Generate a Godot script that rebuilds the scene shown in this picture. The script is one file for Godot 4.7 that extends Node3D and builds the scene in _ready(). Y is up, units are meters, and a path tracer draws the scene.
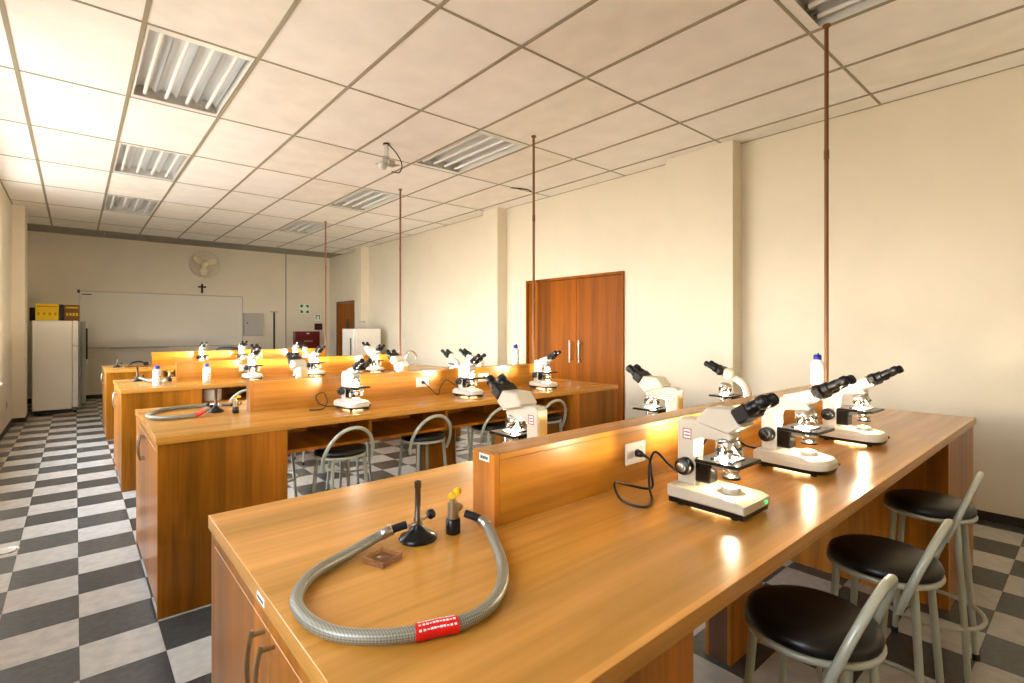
extends Node3D
# World: x runs along the benches, y is up, depth d runs down the aisle, so z = -d. Metres.
const H := 3.39          # ceiling
const XL := -0.75        # left wall
const XR := 5.27         # right wall
const DF := 13.8         # far wall
const DN := -1.6         # wall behind the camera
const TOP := 0.915       # worktop height

var M := {}
var taken := {}
var cache := {}
var rng := RandomNumberGenerator.new()

# ---------------------------------------------------------------- small helpers
func P(x: float, y: float, d: float) -> Vector3:
	return Vector3(x, y, -d)

func numbered(called: String) -> String:
	if not taken.has(called):
		taken[called] = 0
		return called
	taken[called] += 1
	return "%s_%03d" % [called, taken[called]]

func tag(o: Node, label := "", category := "", group := "", kind := "") -> Node:
	if label: o.set_meta("label", label)
	if category: o.set_meta("category", category)
	if group: o.set_meta("group", group)
	if kind: o.set_meta("kind", kind)
	return o

func thing(called: String, label: String, category: String, at := Vector3.ZERO, turn := 0.0, group := "") -> Node3D:
	var o := Node3D.new()
	o.name = numbered(called)
	add_child(o)
	o.position = at
	o.rotation.y = turn
	tag(o, label, category, group)
	return o

func struct(called: String, label := "") -> Node3D:
	var o := Node3D.new()
	o.name = called
	add_child(o)
	tag(o, label, "", "", "structure")
	return o

func part(called: String, mesh: Mesh, mat: Material, parent: Node, at := Vector3.ZERO, rot := Vector3.ZERO) -> MeshInstance3D:
	var o := MeshInstance3D.new()
	o.name = called
	o.mesh = mesh
	o.material_override = mat
	o.cast_shadow = GeometryInstance3D.SHADOW_CASTING_SETTING_ON
	parent.add_child(o, true)
	o.position = at
	o.rotation = rot
	return o

func mb() -> SurfaceTool:
	var st := SurfaceTool.new()
	st.begin(Mesh.PRIMITIVE_TRIANGLES)
	return st

# ---------------------------------------------------------------- geometry
func tri3(st: SurfaceTool, a: Vector3, b: Vector3, c: Vector3, na: Vector3, nb: Vector3, nc: Vector3) -> void:
	var g := (b - a).cross(c - a)
	if g.dot(na + nb + nc) > 0.0:
		var t := b; b = c; c = t
		t = nb; nb = nc; nc = t
	st.set_normal(na); st.add_vertex(a)
	st.set_normal(nb); st.add_vertex(b)
	st.set_normal(nc); st.add_vertex(c)

func quad(st: SurfaceTool, a: Vector3, b: Vector3, c: Vector3, d: Vector3, n: Vector3) -> void:
	tri3(st, a, b, c, n, n, n)
	tri3(st, a, c, d, n, n, n)

func cbox(st: SurfaceTool, c: Vector3, s: Vector3, b := 0.0, xf := Transform3D()) -> void:
	var h := s * 0.5
	var bs := xf.basis
	var axes := [Vector3.RIGHT, Vector3.UP, Vector3.BACK]
	for i in 3:
		var j := (i + 1) % 3
		var k := (i + 2) % 3
		for sg in [-1.0, 1.0]:
			var n: Vector3 = axes[i] * sg
			var o: Vector3 = c + n * h[i]
			var u: Vector3 = axes[j] * (h[j] - b)
			var v: Vector3 = axes[k] * (h[k] - b)
			quad(st, xf * (o - u - v), xf * (o + u - v), xf * (o + u + v), xf * (o - u + v), bs * n)
	if b <= 0.0:
		return
	for i in 3:
		var j := (i + 1) % 3
		var k := (i + 2) % 3
		for sj in [-1.0, 1.0]:
			for sk in [-1.0, 1.0]:
				var a: Vector3 = axes[i] * (h[i] - b)
				var p: Vector3 = c + axes[j] * sj * h[j] + axes[k] * sk * (h[k] - b)
				var q: Vector3 = c + axes[j] * sj * (h[j] - b) + axes[k] * sk * h[k]
				var n: Vector3 = bs * (axes[j] * sj + axes[k] * sk).normalized()
				quad(st, xf * (p - a), xf * (p + a), xf * (q + a), xf * (q - a), n)
	for sx in [-1.0, 1.0]:
		for sy in [-1.0, 1.0]:
			for sz in [-1.0, 1.0]:
				var k := Vector3(sx, sy, sz)
				var n: Vector3 = bs * k.normalized()
				tri3(st, xf * (c + k * (h - Vector3(0, b, b))), xf * (c + k * (h - Vector3(b, 0, b))), xf * (c + k * (h - Vector3(b, b, 0))), n, n, n)

func box(s: Vector3, b := 0.0) -> Mesh:
	var key := "box%v %f" % [s, b]
	if not cache.has(key):
		var st := mb()
		cbox(st, Vector3.ZERO, s, b)
		cache[key] = st.commit()
	return cache[key]

# a box part given by its extents in x, y and depth
func slab(called: String, parent: Node, mat: Material, x0: float, x1: float, y0: float, y1: float, d0: float, d1: float, b := 0.0) -> MeshInstance3D:
	var base: Vector3 = parent.position if parent is Node3D and parent != self else Vector3.ZERO
	return part(called, box(Vector3(x1 - x0, y1 - y0, d1 - d0), b), mat, parent, P((x0 + x1) / 2, (y0 + y1) / 2, (d0 + d1) / 2) - base)

func lathe(st: SurfaceTool, prof: Array, seg := 20, xf := Transform3D()) -> void:
	var n := prof.size()
	var ns := []
	for i in n - 1:
		var t: Vector2 = prof[i + 1] - prof[i]
		ns.append(Vector2(t.y, -t.x).normalized())
	for i in n - 1:
		var n0: Vector2 = ns[i]
		var n1: Vector2 = ns[i]
		if i > 0 and ns[i - 1].dot(ns[i]) > 0.6: n0 = (ns[i - 1] + ns[i]).normalized()
		if i < n - 2 and ns[i + 1].dot(ns[i]) > 0.6: n1 = (ns[i + 1] + ns[i]).normalized()
		var p0: Vector2 = prof[i]
		var p1: Vector2 = prof[i + 1]
		for k in seg:
			var a0 := TAU * k / seg
			var a1 := TAU * (k + 1) / seg
			var c0 := Vector3(cos(a0), 0, sin(a0))
			var c1 := Vector3(cos(a1), 0, sin(a1))
			var A: Vector3 = xf * (c0 * p0.x + Vector3.UP * p0.y)
			var B: Vector3 = xf * (c1 * p0.x + Vector3.UP * p0.y)
			var C: Vector3 = xf * (c1 * p1.x + Vector3.UP * p1.y)
			var D: Vector3 = xf * (c0 * p1.x + Vector3.UP * p1.y)
			var nA: Vector3 = xf.basis * (c0 * n0.x + Vector3.UP * n0.y)
			var nB: Vector3 = xf.basis * (c1 * n0.x + Vector3.UP * n0.y)
			var nC: Vector3 = xf.basis * (c1 * n1.x + Vector3.UP * n1.y)
			var nD: Vector3 = xf.basis * (c0 * n1.x + Vector3.UP * n1.y)
			if p0.x > 1e-6: tri3(st, A, B, C, nA, nB, nC)
			if p1.x > 1e-6: tri3(st, A, C, D, nA, nC, nD)

# profile given bottom to top on the outside
func turned(prof: Array, seg := 20, xf := Transform3D()) -> Mesh:
	var st := mb()
	lathe(st, prof, seg, xf)
	return st.commit()

func cyl(st: SurfaceTool, a: Vector3, b: Vector3, r0: float, r1: float, seg := 16, bev := 0.0) -> void:
	var y := (b - a).normalized()
	var x := y.cross(Vector3.RIGHT if absf(y.x) < 0.8 else Vector3.FORWARD).normalized()
	var xf := Transform3D(Basis(x, y, x.cross(y)), a)
	var l := (b - a).length()
	if bev > 0.0:
		lathe(st, [Vector2(0, 0), Vector2(r0 - bev, 0), Vector2(r0, bev), Vector2(r1, l - bev), Vector2(r1 - bev, l), Vector2(0, l)], seg, xf)
	else:
		lathe(st, [Vector2(0, 0), Vector2(r0, 0), Vector2(r1, l), Vector2(0, l)], seg, xf)

func rod(a: Vector3, b: Vector3, r0: float, r1: float, seg := 16, bev := 0.0) -> Mesh:
	var st := mb()
	cyl(st, a, b, r0, r1, seg, bev)
	return st.commit()

func tube(st: SurfaceTool, pts: Array, r: float, seg := 10, closed := false) -> void:
	var n := pts.size()
	var rings := []
	var norms := []
	var t0: Vector3 = (pts[1] - pts[0]).normalized()
	var u := t0.cross(Vector3.UP if absf(t0.y) < 0.9 else Vector3.RIGHT).normalized()
	for i in n:
		var nx: Vector3 = pts[(i + 1) % n] if closed else pts[mini(i + 1, n - 1)]
		var pv: Vector3 = pts[(i - 1 + n) % n] if closed else pts[maxi(i - 1, 0)]
		var t := (nx - pv).normalized()
		u = (u - t * u.dot(t)).normalized()
		var w := t.cross(u)
		var ring := []
		var nn := []
		for k in seg:
			var a := TAU * k / seg
			var d := u * cos(a) + w * sin(a)
			nn.append(d)
			ring.append(pts[i] + d * r)
		rings.append(ring)
		norms.append(nn)
	for i in (n if closed else n - 1):
		var j := (i + 1) % n
		for k in seg:
			var l := (k + 1) % seg
			tri3(st, rings[i][k], rings[i][l], rings[j][l], norms[i][k], norms[i][l], norms[j][l])
			tri3(st, rings[i][k], rings[j][l], rings[j][k], norms[i][k], norms[j][l], norms[j][k])
	if not closed:
		for e in [0, n - 1]:
			var nd: Vector3 = (pts[0] - pts[1]).normalized() if e == 0 else (pts[n - 1] - pts[n - 2]).normalized()
			for k in range(1, seg - 1):
				tri3(st, rings[e][0], rings[e][k], rings[e][k + 1], nd, nd, nd)

func smooth_path(pts: Array, per := 6) -> Array:
	var out := []
	var n := pts.size()
	for i in n - 1:
		var p0: Vector3 = pts[maxi(i - 1, 0)]
		var p3: Vector3 = pts[mini(i + 2, n - 1)]
		for k in per:
			out.append((pts[i] as Vector3).cubic_interpolate(pts[i + 1], p0, p3, float(k) / per))
	out.append(pts[n - 1])
	return out

func pipe(pts: Array, r: float, seg := 10, closed := false) -> Mesh:
	var st := mb()
	tube(st, pts, r, seg, closed)
	return st.commit()

# polygon in local x, y, extruded along local z from -w/2 to w/2
func extrude(st: SurfaceTool, poly: Array, w: float, b := 0.0, xf := Transform3D()) -> void:
	var n := poly.size()
	var area := 0.0
	for i in n: area += (poly[i] as Vector2).cross(poly[(i + 1) % n])
	if area < 0.0:
		poly = poly.duplicate()
		poly.reverse()
	var en := []
	for i in n:
		var e: Vector2 = (poly[(i + 1) % n] - poly[i]).normalized()
		en.append(Vector2(e.y, -e.x))
	var inner := PackedVector2Array()
	for i in n:
		var m: Vector2 = en[(i - 1 + n) % n] + en[i]
		inner.append(poly[i] - m * (b / maxf(0.35, m.length_squared() * 0.5)))
	for i in n:
		var j := (i + 1) % n
		var n0: Vector2 = en[i]
		var n1: Vector2 = en[i]
		if en[(i - 1 + n) % n].dot(en[i]) > 0.75: n0 = (en[(i - 1 + n) % n] + en[i]).normalized()
		if en[j].dot(en[i]) > 0.75: n1 = (en[j] + en[i]).normalized()
		var A := Vector3(poly[i].x, poly[i].y, 0)
		var B := Vector3(poly[j].x, poly[j].y, 0)
		var z := Vector3(0, 0, w / 2 - b)
		var N0: Vector3 = xf.basis * Vector3(n0.x, n0.y, 0)
		var N1: Vector3 = xf.basis * Vector3(n1.x, n1.y, 0)
		tri3(st, xf * (A - z), xf * (B - z), xf * (B + z), N0, N1, N1)
		tri3(st, xf * (A - z), xf * (B + z), xf * (A + z), N0, N1, N0)
		if b > 0.0:
			for s in [-1.0, 1.0]:
				var q := Vector3(0, 0, s * w / 2)
				var nn: Vector3 = xf.basis * (Vector3(en[i].x, en[i].y, s)).normalized()
				quad(st, xf * (A + z * s), xf * (B + z * s), xf * (Vector3(inner[j].x, inner[j].y, 0) + q), xf * (Vector3(inner[i].x, inner[i].y, 0) + q), nn)
	var ids := Geometry2D.triangulate_polygon(inner)
	for s in [-1.0, 1.0]:
		var nn: Vector3 = xf.basis * Vector3(0, 0, s)
		for k in range(0, ids.size(), 3):
			tri3(st, xf * Vector3(inner[ids[k]].x, inner[ids[k]].y, s * w / 2), xf * Vector3(inner[ids[k + 1]].x, inner[ids[k + 1]].y, s * w / 2), xf * Vector3(inner[ids[k + 2]].x, inner[ids[k + 2]].y, s * w / 2), nn, nn, nn)

func extruded(poly: Array, w: float, b := 0.0, xf := Transform3D()) -> Mesh:
	var st := mb()
	extrude(st, poly, w, b, xf)
	return st.commit()

# side-view profile (z forward, y up) extruded across x
func side_xf(x := 0.0) -> Transform3D:
	return Transform3D(Basis(Vector3(0, 0, 1), Vector3(0, 1, 0), Vector3(-1, 0, 0)), Vector3(x, 0, 0))

# plan profile (x, z) extruded up, centred on y
func plan_xf(y := 0.0) -> Transform3D:
	return Transform3D(Basis(Vector3(1, 0, 0), Vector3(0, 0, 1), Vector3(0, -1, 0)), Vector3(0, y, 0))

# rings of equal count stacked into a closed skin
func loft(st: SurfaceTool, rings: Array) -> void:
	var n: int = rings[0].size()
	for k in rings.size() - 1:
		var c0 := Vector3.ZERO
		for p in rings[k]: c0 += p / n
		var nrm := []
		for i in n:
			var t: Vector3 = rings[k][(i + 1) % n] - rings[k][(i - 1 + n) % n]
			var v: Vector3 = rings[k + 1][i] - rings[k][i]
			var q := t.cross(v).normalized()
			if q.dot(rings[k][i] - c0) < 0.0: q = -q
			if absf(q.dot((rings[k][i] - c0).normalized())) < 0.05:
				q = Vector3.UP if k > 0 else q
			nrm.append(q)
		for i in n:
			var j := (i + 1) % n
			tri3(st, rings[k][i], rings[k][j], rings[k + 1][j], nrm[i], nrm[j], nrm[j])
			tri3(st, rings[k][i], rings[k + 1][j], rings[k + 1][i], nrm[i], nrm[j], nrm[i])
	for e in [0, rings.size() - 1]:
		var c := Vector3.ZERO
		for p in rings[e]: c += p / n
		var nd := Vector3.DOWN if e == 0 else Vector3.UP
		for i in n:
			tri3(st, c, rings[e][i], rings[e][(i + 1) % n], nd, nd, nd)

func round_rect(w: float, l: float, r: float, rf: float, y: float, zc := 0.0, seg := 5) -> Array:
	# rf: radius at the front (+z), r at the back
	var out := []
	for c in [[1, 1, 0.0, rf], [-1, 1, PI / 2, rf], [-1, -1, PI, r], [1, -1, 3 * PI / 2, r]]:
		var rr: float = c[3]
		var o := Vector2(c[0] * (w / 2 - rr), c[1] * (l / 2 - rr))
		for k in seg + 1:
			var a: float = c[2] + PI / 2 * k / seg
			out.append(Vector3(o.x + cos(a) * rr, y, zc + o.y + sin(a) * rr))
	return out

# ---------------------------------------------------------------- materials
func mat(called: String, c: Color, rough := 0.6, metal := 0.0) -> StandardMaterial3D:
	var m := StandardMaterial3D.new()
	m.resource_name = called
	m.albedo_color = c
	m.roughness = rough
	m.metallic = metal
	M[called] = m
	return m

func textured(called: String, im: Image, scale: float, rough: float) -> StandardMaterial3D:
	var m := mat(called, Color.WHITE, rough)
	m.albedo_texture = ImageTexture.create_from_image(im)
	m.uv1_triplanar = true
	m.uv1_world_triplanar = true
	m.uv1_triplanar_sharpness = 20.0
	m.uv1_scale = Vector3.ONE * scale
	return m

func streaks(seed_: int, freq: float, w: int, h: int, out_w: int, out_h: int) -> Image:
	var nz := FastNoiseLite.new()
	nz.seed = seed_
	nz.noise_type = FastNoiseLite.TYPE_SIMPLEX_SMOOTH
	nz.frequency = freq
	nz.fractal_octaves = 3
	var im := nz.get_seamless_image(w, h)
	im.convert(Image.FORMAT_RGB8)
	im.resize(out_w, out_h, Image.INTERPOLATE_CUBIC)
	return im

func wood_image(seed_: int, base: Color, along_x: bool, staves: int, strength: float) -> Image:
	var n := 512
	var a := streaks(seed_, 0.02, 12, 512, n, n)
	var b := streaks(seed_ + 5, 0.09, 24, 512, n, n)
	var r := RandomNumberGenerator.new()
	r.seed = seed_
	var tones := []
	for i in staves * 3: tones.append(r.randf_range(-1, 1))
	var im := Image.create(n, n, false, Image.FORMAT_RGB8)
	for y in n:
		var tone: float = tones[int(float(y) / n * staves) % staves]
		for x in n:
			var k := 1.0 + strength * (0.55 * tone + 1.0 * (a.get_pixel(x, y).r - 0.5) + 0.6 * (b.get_pixel(x, y).r - 0.5))
			var c := Color(base.r * k, base.g * (k * 1.0), base.b * (k * k))
			if along_x: im.set_pixel(x, y, c)
			else: im.set_pixel(y, x, c)
	return im

func mottled(seed_: int, base: Color, strength: float, freq := 0.03, n := 256) -> Image:
	var nz := FastNoiseLite.new()
	nz.seed = seed_
	nz.frequency = freq
	nz.fractal_octaves = 4
	var a := nz.get_seamless_image(n, n)
	var im := Image.create(n, n, false, Image.FORMAT_RGB8)
	for y in n:
		for x in n:
			var k := 1.0 + strength * (a.get_pixel(x, y).r - 0.5)
			im.set_pixel(x, y, Color(base.r * k, base.g * k, base.b * k))
	return im

func make_materials() -> void:
	textured("worktop_wood", wood_image(3, Color(0.78, 0.55, 0.23), true, 7, 0.16), 0.8, 0.22)
	var pw := textured("panel_wood", wood_image(11, Color(0.64, 0.39, 0.08), false, 9, 0.26), 0.9, 0.3)
	pw.metallic_specular = 0.4
	textured("riser_wood", wood_image(17, Color(0.78, 0.51, 0.14), true, 5, 0.22), 0.7, 0.25)
	var dw := textured("door_wood", wood_image(23, Color(0.53, 0.29, 0.02), false, 6, 0.24), 0.6, 0.4)
	dw.metallic_specular = 0.25
	textured("dark_wood", wood_image(29, Color(0.42, 0.25, 0.12), false, 6, 0.3), 0.8, 0.35)
	textured("tile_light", mottled(41, Color(0.74, 0.73, 0.70), 0.12), 1.6, 0.3)
	textured("tile_dark", mottled(43, Color(0.25, 0.265, 0.26), 0.34, 0.05), 1.6, 0.3)
	textured("tile_light_worn", mottled(45, Color(0.71, 0.695, 0.66), 0.16), 1.3, 0.34)
	textured("tile_dark_worn", mottled(47, Color(0.29, 0.30, 0.29), 0.36, 0.05), 1.3, 0.34)
	mat("grout", Color(0.22, 0.21, 0.19), 0.8)
	textured("wall_paint", mottled(51, Color(0.89, 0.85, 0.76), 0.03, 0.01), 0.5, 0.55)
	textured("ceiling_panel", mottled(55, Color(0.97, 0.955, 0.93), 0.04, 0.02), 0.5, 0.7)
	textured("ceiling_panel_aged", mottled(57, Color(0.96, 0.94, 0.90), 0.06, 0.02), 0.5, 0.7)
	mat("grey_panel", Color(0.56, 0.54, 0.50), 0.6)
	mat("runner", Color(0.60, 0.56, 0.47), 0.5)
	mat("bulkhead", Color(0.8, 0.78, 0.75), 0.8)
	mat("white_enamel", Color(0.90, 0.89, 0.86), 0.3)
	mat("reflector", Color(0.84, 0.85, 0.85), 0.3, 0.1)
	mat("tube_glass", Color(0.95, 0.94, 0.92), 0.25)
	mat("tube_cap", Color(0.35, 0.33, 0.30), 0.4, 0.6)
	mat("baseboard", Color(0.17, 0.14, 0.11), 0.45)
	mat("copper_paint", Color(0.47, 0.29, 0.12), 0.45)
	mat("conduit_grey", Color(0.66, 0.62, 0.55), 0.5)
	mat("black_vinyl", Color(0.055, 0.053, 0.055), 0.32)
	mat("stool_paint", Color(0.74, 0.75, 0.68), 0.32, 0.15)
	mat("black_plastic", Color(0.05, 0.05, 0.05), 0.35)
	mat("black_metal", Color(0.045, 0.045, 0.048), 0.28, 0.2)
	mat("rubber", Color(0.06, 0.06, 0.06), 0.7)
	mat("scope_cream", Color(0.80, 0.765, 0.68), 0.32)
	mat("scope_white", Color(0.82, 0.805, 0.77), 0.3)
	mat("scope_yellow", Color(0.88, 0.80, 0.50), 0.45)
	mat("chrome", Color(0.86, 0.86, 0.85), 0.12, 1.0)
	mat("brushed", Color(0.70, 0.69, 0.67), 0.3, 1.0)
	mat("gunmetal", Color(0.36, 0.31, 0.25), 0.3, 0.85)
	mat("brass", Color(0.66, 0.60, 0.48), 0.3, 0.9)
	mat("stage_black", Color(0.06, 0.062, 0.065), 0.22, 0.3)
	mat("lens_dark", Color(0.02, 0.02, 0.03), 0.05)
	mat("yellow", Color(0.92, 0.74, 0.08), 0.4)
	mat("blue_cap", Color(0.10, 0.13, 0.55), 0.4)
	var pl := mat("bottle_plastic", Color(0.84, 0.86, 0.88), 0.35)
	pl.backlight_enabled = true
	pl.backlight = Color(0.35, 0.35, 0.36)
	mat("paper", Color(0.93, 0.92, 0.88), 0.7)
	mat("ink", Color(0.12, 0.11, 0.12), 0.7)
	mat("fridge_white", Color(0.95, 0.92, 0.86), 0.35)
	mat("fridge_grey", Color(0.70, 0.69, 0.65), 0.4)
	mat("seam", Color(0.22, 0.20, 0.18), 0.6)
	mat("whiteboard", Color(0.90, 0.88, 0.82), 0.22)
	mat("aluminium", Color(0.72, 0.70, 0.66), 0.35, 0.7)
	mat("panel_grey", Color(0.72, 0.70, 0.66), 0.5)
	mat("fan_cream", Color(0.93, 0.89, 0.74), 0.45)
	mat("fan_wire", Color(0.80, 0.77, 0.66), 0.4, 0.1)
	mat("cross_wood", Color(0.13, 0.07, 0.05), 0.5)
	mat("fire_red", Color(0.42, 0.05, 0.06), 0.4)
	mat("sign_green", Color(0.05, 0.42, 0.22), 0.5)
	mat("sign_white", Color(0.90, 0.93, 0.86), 0.5)
	mat("box_yellow", Color(0.90, 0.76, 0.06), 0.7)
	mat("box_orange", Color(0.80, 0.50, 0.06), 0.7)
	mat("cardboard", Color(0.50, 0.33, 0.14), 0.8)
	mat("dark_box", Color(0.16, 0.11, 0.08), 0.8)
	mat("socket_white", Color(0.92, 0.90, 0.86), 0.4)
	mat("sticker_red", Color(0.62, 0.24, 0.24), 0.6)
	var hose := mat("braided_hose", Color.WHITE, 0.4, 0.2)
	hose.albedo_texture = ImageTexture.create_from_image(braid_image())
	hose.uv1_triplanar = true
	hose.uv1_world_triplanar = true
	hose.uv1_scale = Vector3.ONE * 28.0
	mat("red_tape", Color(0.85, 0.05, 0.04), 0.4)
	var gl := mat("window_glass", Color(1, 1, 1, 0.04), 0.02)
	gl.transparency = BaseMaterial3D.TRANSPARENCY_ALPHA
	var dish := mat("amber_glass", Color(0.62, 0.40, 0.24, 0.35), 0.06)
	dish.transparency = BaseMaterial3D.TRANSPARENCY_ALPHA
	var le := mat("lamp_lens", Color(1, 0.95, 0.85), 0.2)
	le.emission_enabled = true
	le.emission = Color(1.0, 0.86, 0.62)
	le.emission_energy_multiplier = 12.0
	var gd := mat("green_led", Color(0.2, 1, 0.5), 0.3)
	gd.emission_enabled = true
	gd.emission = Color(0.1, 1.0, 0.4)
	gd.emission_energy_multiplier = 4.0

func braid_image() -> Image:
	var n := 64
	var im := Image.create(n, n, false, Image.FORMAT_RGB8)
	for y in n:
		for x in n:
			var a := sin(TAU * (x + y) * 4.0 / n) * sin(TAU * (x - y) * 4.0 / n)
			var k := 0.53 + 0.17 * a
			im.set_pixel(x, y, Color(k, k * 0.98, k * 0.87))
	return im

# ---------------------------------------------------------------- camera, sky, light
func set_view() -> void:
	var cam := Camera3D.new()
	cam.name = "camera"
	cam.projection = Camera3D.PROJECTION_FRUSTUM
	cam.near = 0.05
	cam.far = 60.0
	var f := 509.2156
	cam.size = 683.0 / f * cam.near
	cam.frustum_offset = Vector2(0, -(341.5 - 328.73) / f * cam.near)
	cam.position = Vector3(0, 1.4601, 0)
	cam.rotation = Vector3(0, -0.7088, 0)
	add_child(cam)
	cam.current = true
	var we := WorldEnvironment.new()
	we.name = "environment"
	var e := Environment.new()
	e.background_mode = Environment.BG_SKY
	var sky := Sky.new()
	var sm := ProceduralSkyMaterial.new()
	sm.sky_top_color = Color(0.88, 0.93, 1.0)
	sm.sky_horizon_color = Color(0.97, 0.965, 0.96)
	sm.ground_horizon_color = Color(0.68, 0.68, 0.67)
	sm.ground_bottom_color = Color(0.62, 0.61, 0.59)
	sky.sky_material = sm
	e.sky = sky
	e.background_energy_multiplier = 17.0
	e.tonemap_mode = Environment.TONE_MAPPER_LINEAR
	e.tonemap_exposure = 0.98
	e.sdfgi_enabled = true
	e.ssao_enabled = true
	e.ssil_enabled = true
	we.environment = e
	add_child(we)

var lamp_energy := 0.1
var stage_energy := 1.15
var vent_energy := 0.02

# ---------------------------------------------------------------- the room
func build_floor() -> void:
	var fl := struct("floor", "checkerboard floor of grey and cream square vinyl tiles")
	slab("floor_slab", fl, M.grout, XL - 0.2, XR + 0.2, -0.15, -0.003, DN - 0.2, DF + 0.2)
	var full := box(Vector3(0.2985, 0.004, 0.2985))
	var fx := 0.0134
	var fd := 2.7738
	var rest := [mb(), mb()]
	for i in range(-3, 18):
		for j in range(-15, 37):
			var x0: float = maxf(fx + 0.3 * i, XL)
			var x1: float = minf(fx + 0.3 * (i + 1), XR)
			var d0: float = maxf(fd + 0.3 * j, DN)
			var d1: float = minf(fd + 0.3 * (j + 1), DF)
			if x1 - x0 < 0.02 or d1 - d0 < 0.02: continue
			var dark: bool = posmod(i + j, 2) == 1
			var own: bool = (i <= 0 and j >= -2) or (i >= 3 and j >= -11 and j <= -4)
			var whole: bool = x1 - x0 > 0.299 and d1 - d0 > 0.299
			if own:
				var worn: bool = posmod(i * 7 + j * 13, 5) < 2
				var m: Material = M[("tile_dark" if dark else "tile_light") + ("_worn" if worn else "")]
				part("tile", full if whole else box(Vector3(x1 - x0 - 0.0015, 0.004, d1 - d0 - 0.0015)), m, fl, P((x0 + x1) / 2, -0.002, (d0 + d1) / 2))
			else:
				cbox(rest[1 if dark else 0], P((x0 + x1) / 2, -0.002, (d0 + d1) / 2), Vector3(x1 - x0 - 0.0015, 0.004, d1 - d0 - 0.0015))
	tag(part("light_tiles", rest[0].commit(), M.tile_light, fl), "", "", "", "stuff")
	tag(part("dark_tiles", rest[1].commit(), M.tile_dark, fl), "", "", "", "stuff")

const FIX := [[0, 1], [0, 3], [0, 5], [4, 1], [4, 3], [4, 5], [4, -2], [0, -2]]

func build_ceiling() -> void:
	var ce := struct("ceiling", "suspended ceiling of pale rectangular panels on thin metal runners")
	slab("ceiling_slab", ce, M.bulkhead, XL - 0.2, XR + 0.2, H + 0.16, H + 0.32, DN - 0.2, DF + 0.2)
	var cx := 0.3298
	var cz := 2.6008
	var a := 0.66149
	var b := 1.3394
	var strip := 12.85
	for c in range(-2, 8):
		for r in range(-4, 8):
			if [c, r] in FIX: continue
			var x0: float = maxf(cx + a * c, XL)
			var x1: float = minf(cx + a * (c + 1), XR)
			var d0: float = maxf(cz + b * r, DN)
			var d1: float = minf(cz + b * (r + 1), strip)
			if x1 - x0 < 0.02 or d1 - d0 < 0.02: continue
			slab("panel", ce, M.ceiling_panel_aged if posmod(c * 5 + r * 3, 4) == 0 else M.ceiling_panel, x0 + 0.004, x1 - 0.004, H, H + 0.015, d0 + 0.003, d1 - 0.003)
	for k in 5:
		var x0 := XL + (XR - XL) * k / 5.0
		var o := slab("grey_panel", ce, M.grey_panel, x0 + 0.006, x0 + (XR - XL) / 5.0 - 0.006, H, H + 0.015, strip + 0.01, DF)
		if k == 0: tag(o, "grey panel along the far wall")
	for c in range(-1, 8):
		slab("runner", ce, M.runner, cx + a * c - 0.013, cx + a * c + 0.013, H - 0.006, H + 0.03, DN, strip)
	for r in range(-3, 8):
		slab("cross_runner", ce, M.runner, XL, XR, H - 0.004, H + 0.028, cz + b * r - 0.009, cz + b * r + 0.009)
	slab("cross_runner", ce, M.runner, XL, XR, H - 0.01, H + 0.028, strip - 0.015, strip + 0.015)
	# edge angles
	slab("edge_angle", ce, M.runner, XR - 0.018, XR, H - 0.003, H + 0.01, DN, DF)
	slab("edge_angle", ce, M.runner, XL, XL + 0.018, H - 0.003, H + 0.01, DN, DF)

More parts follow.
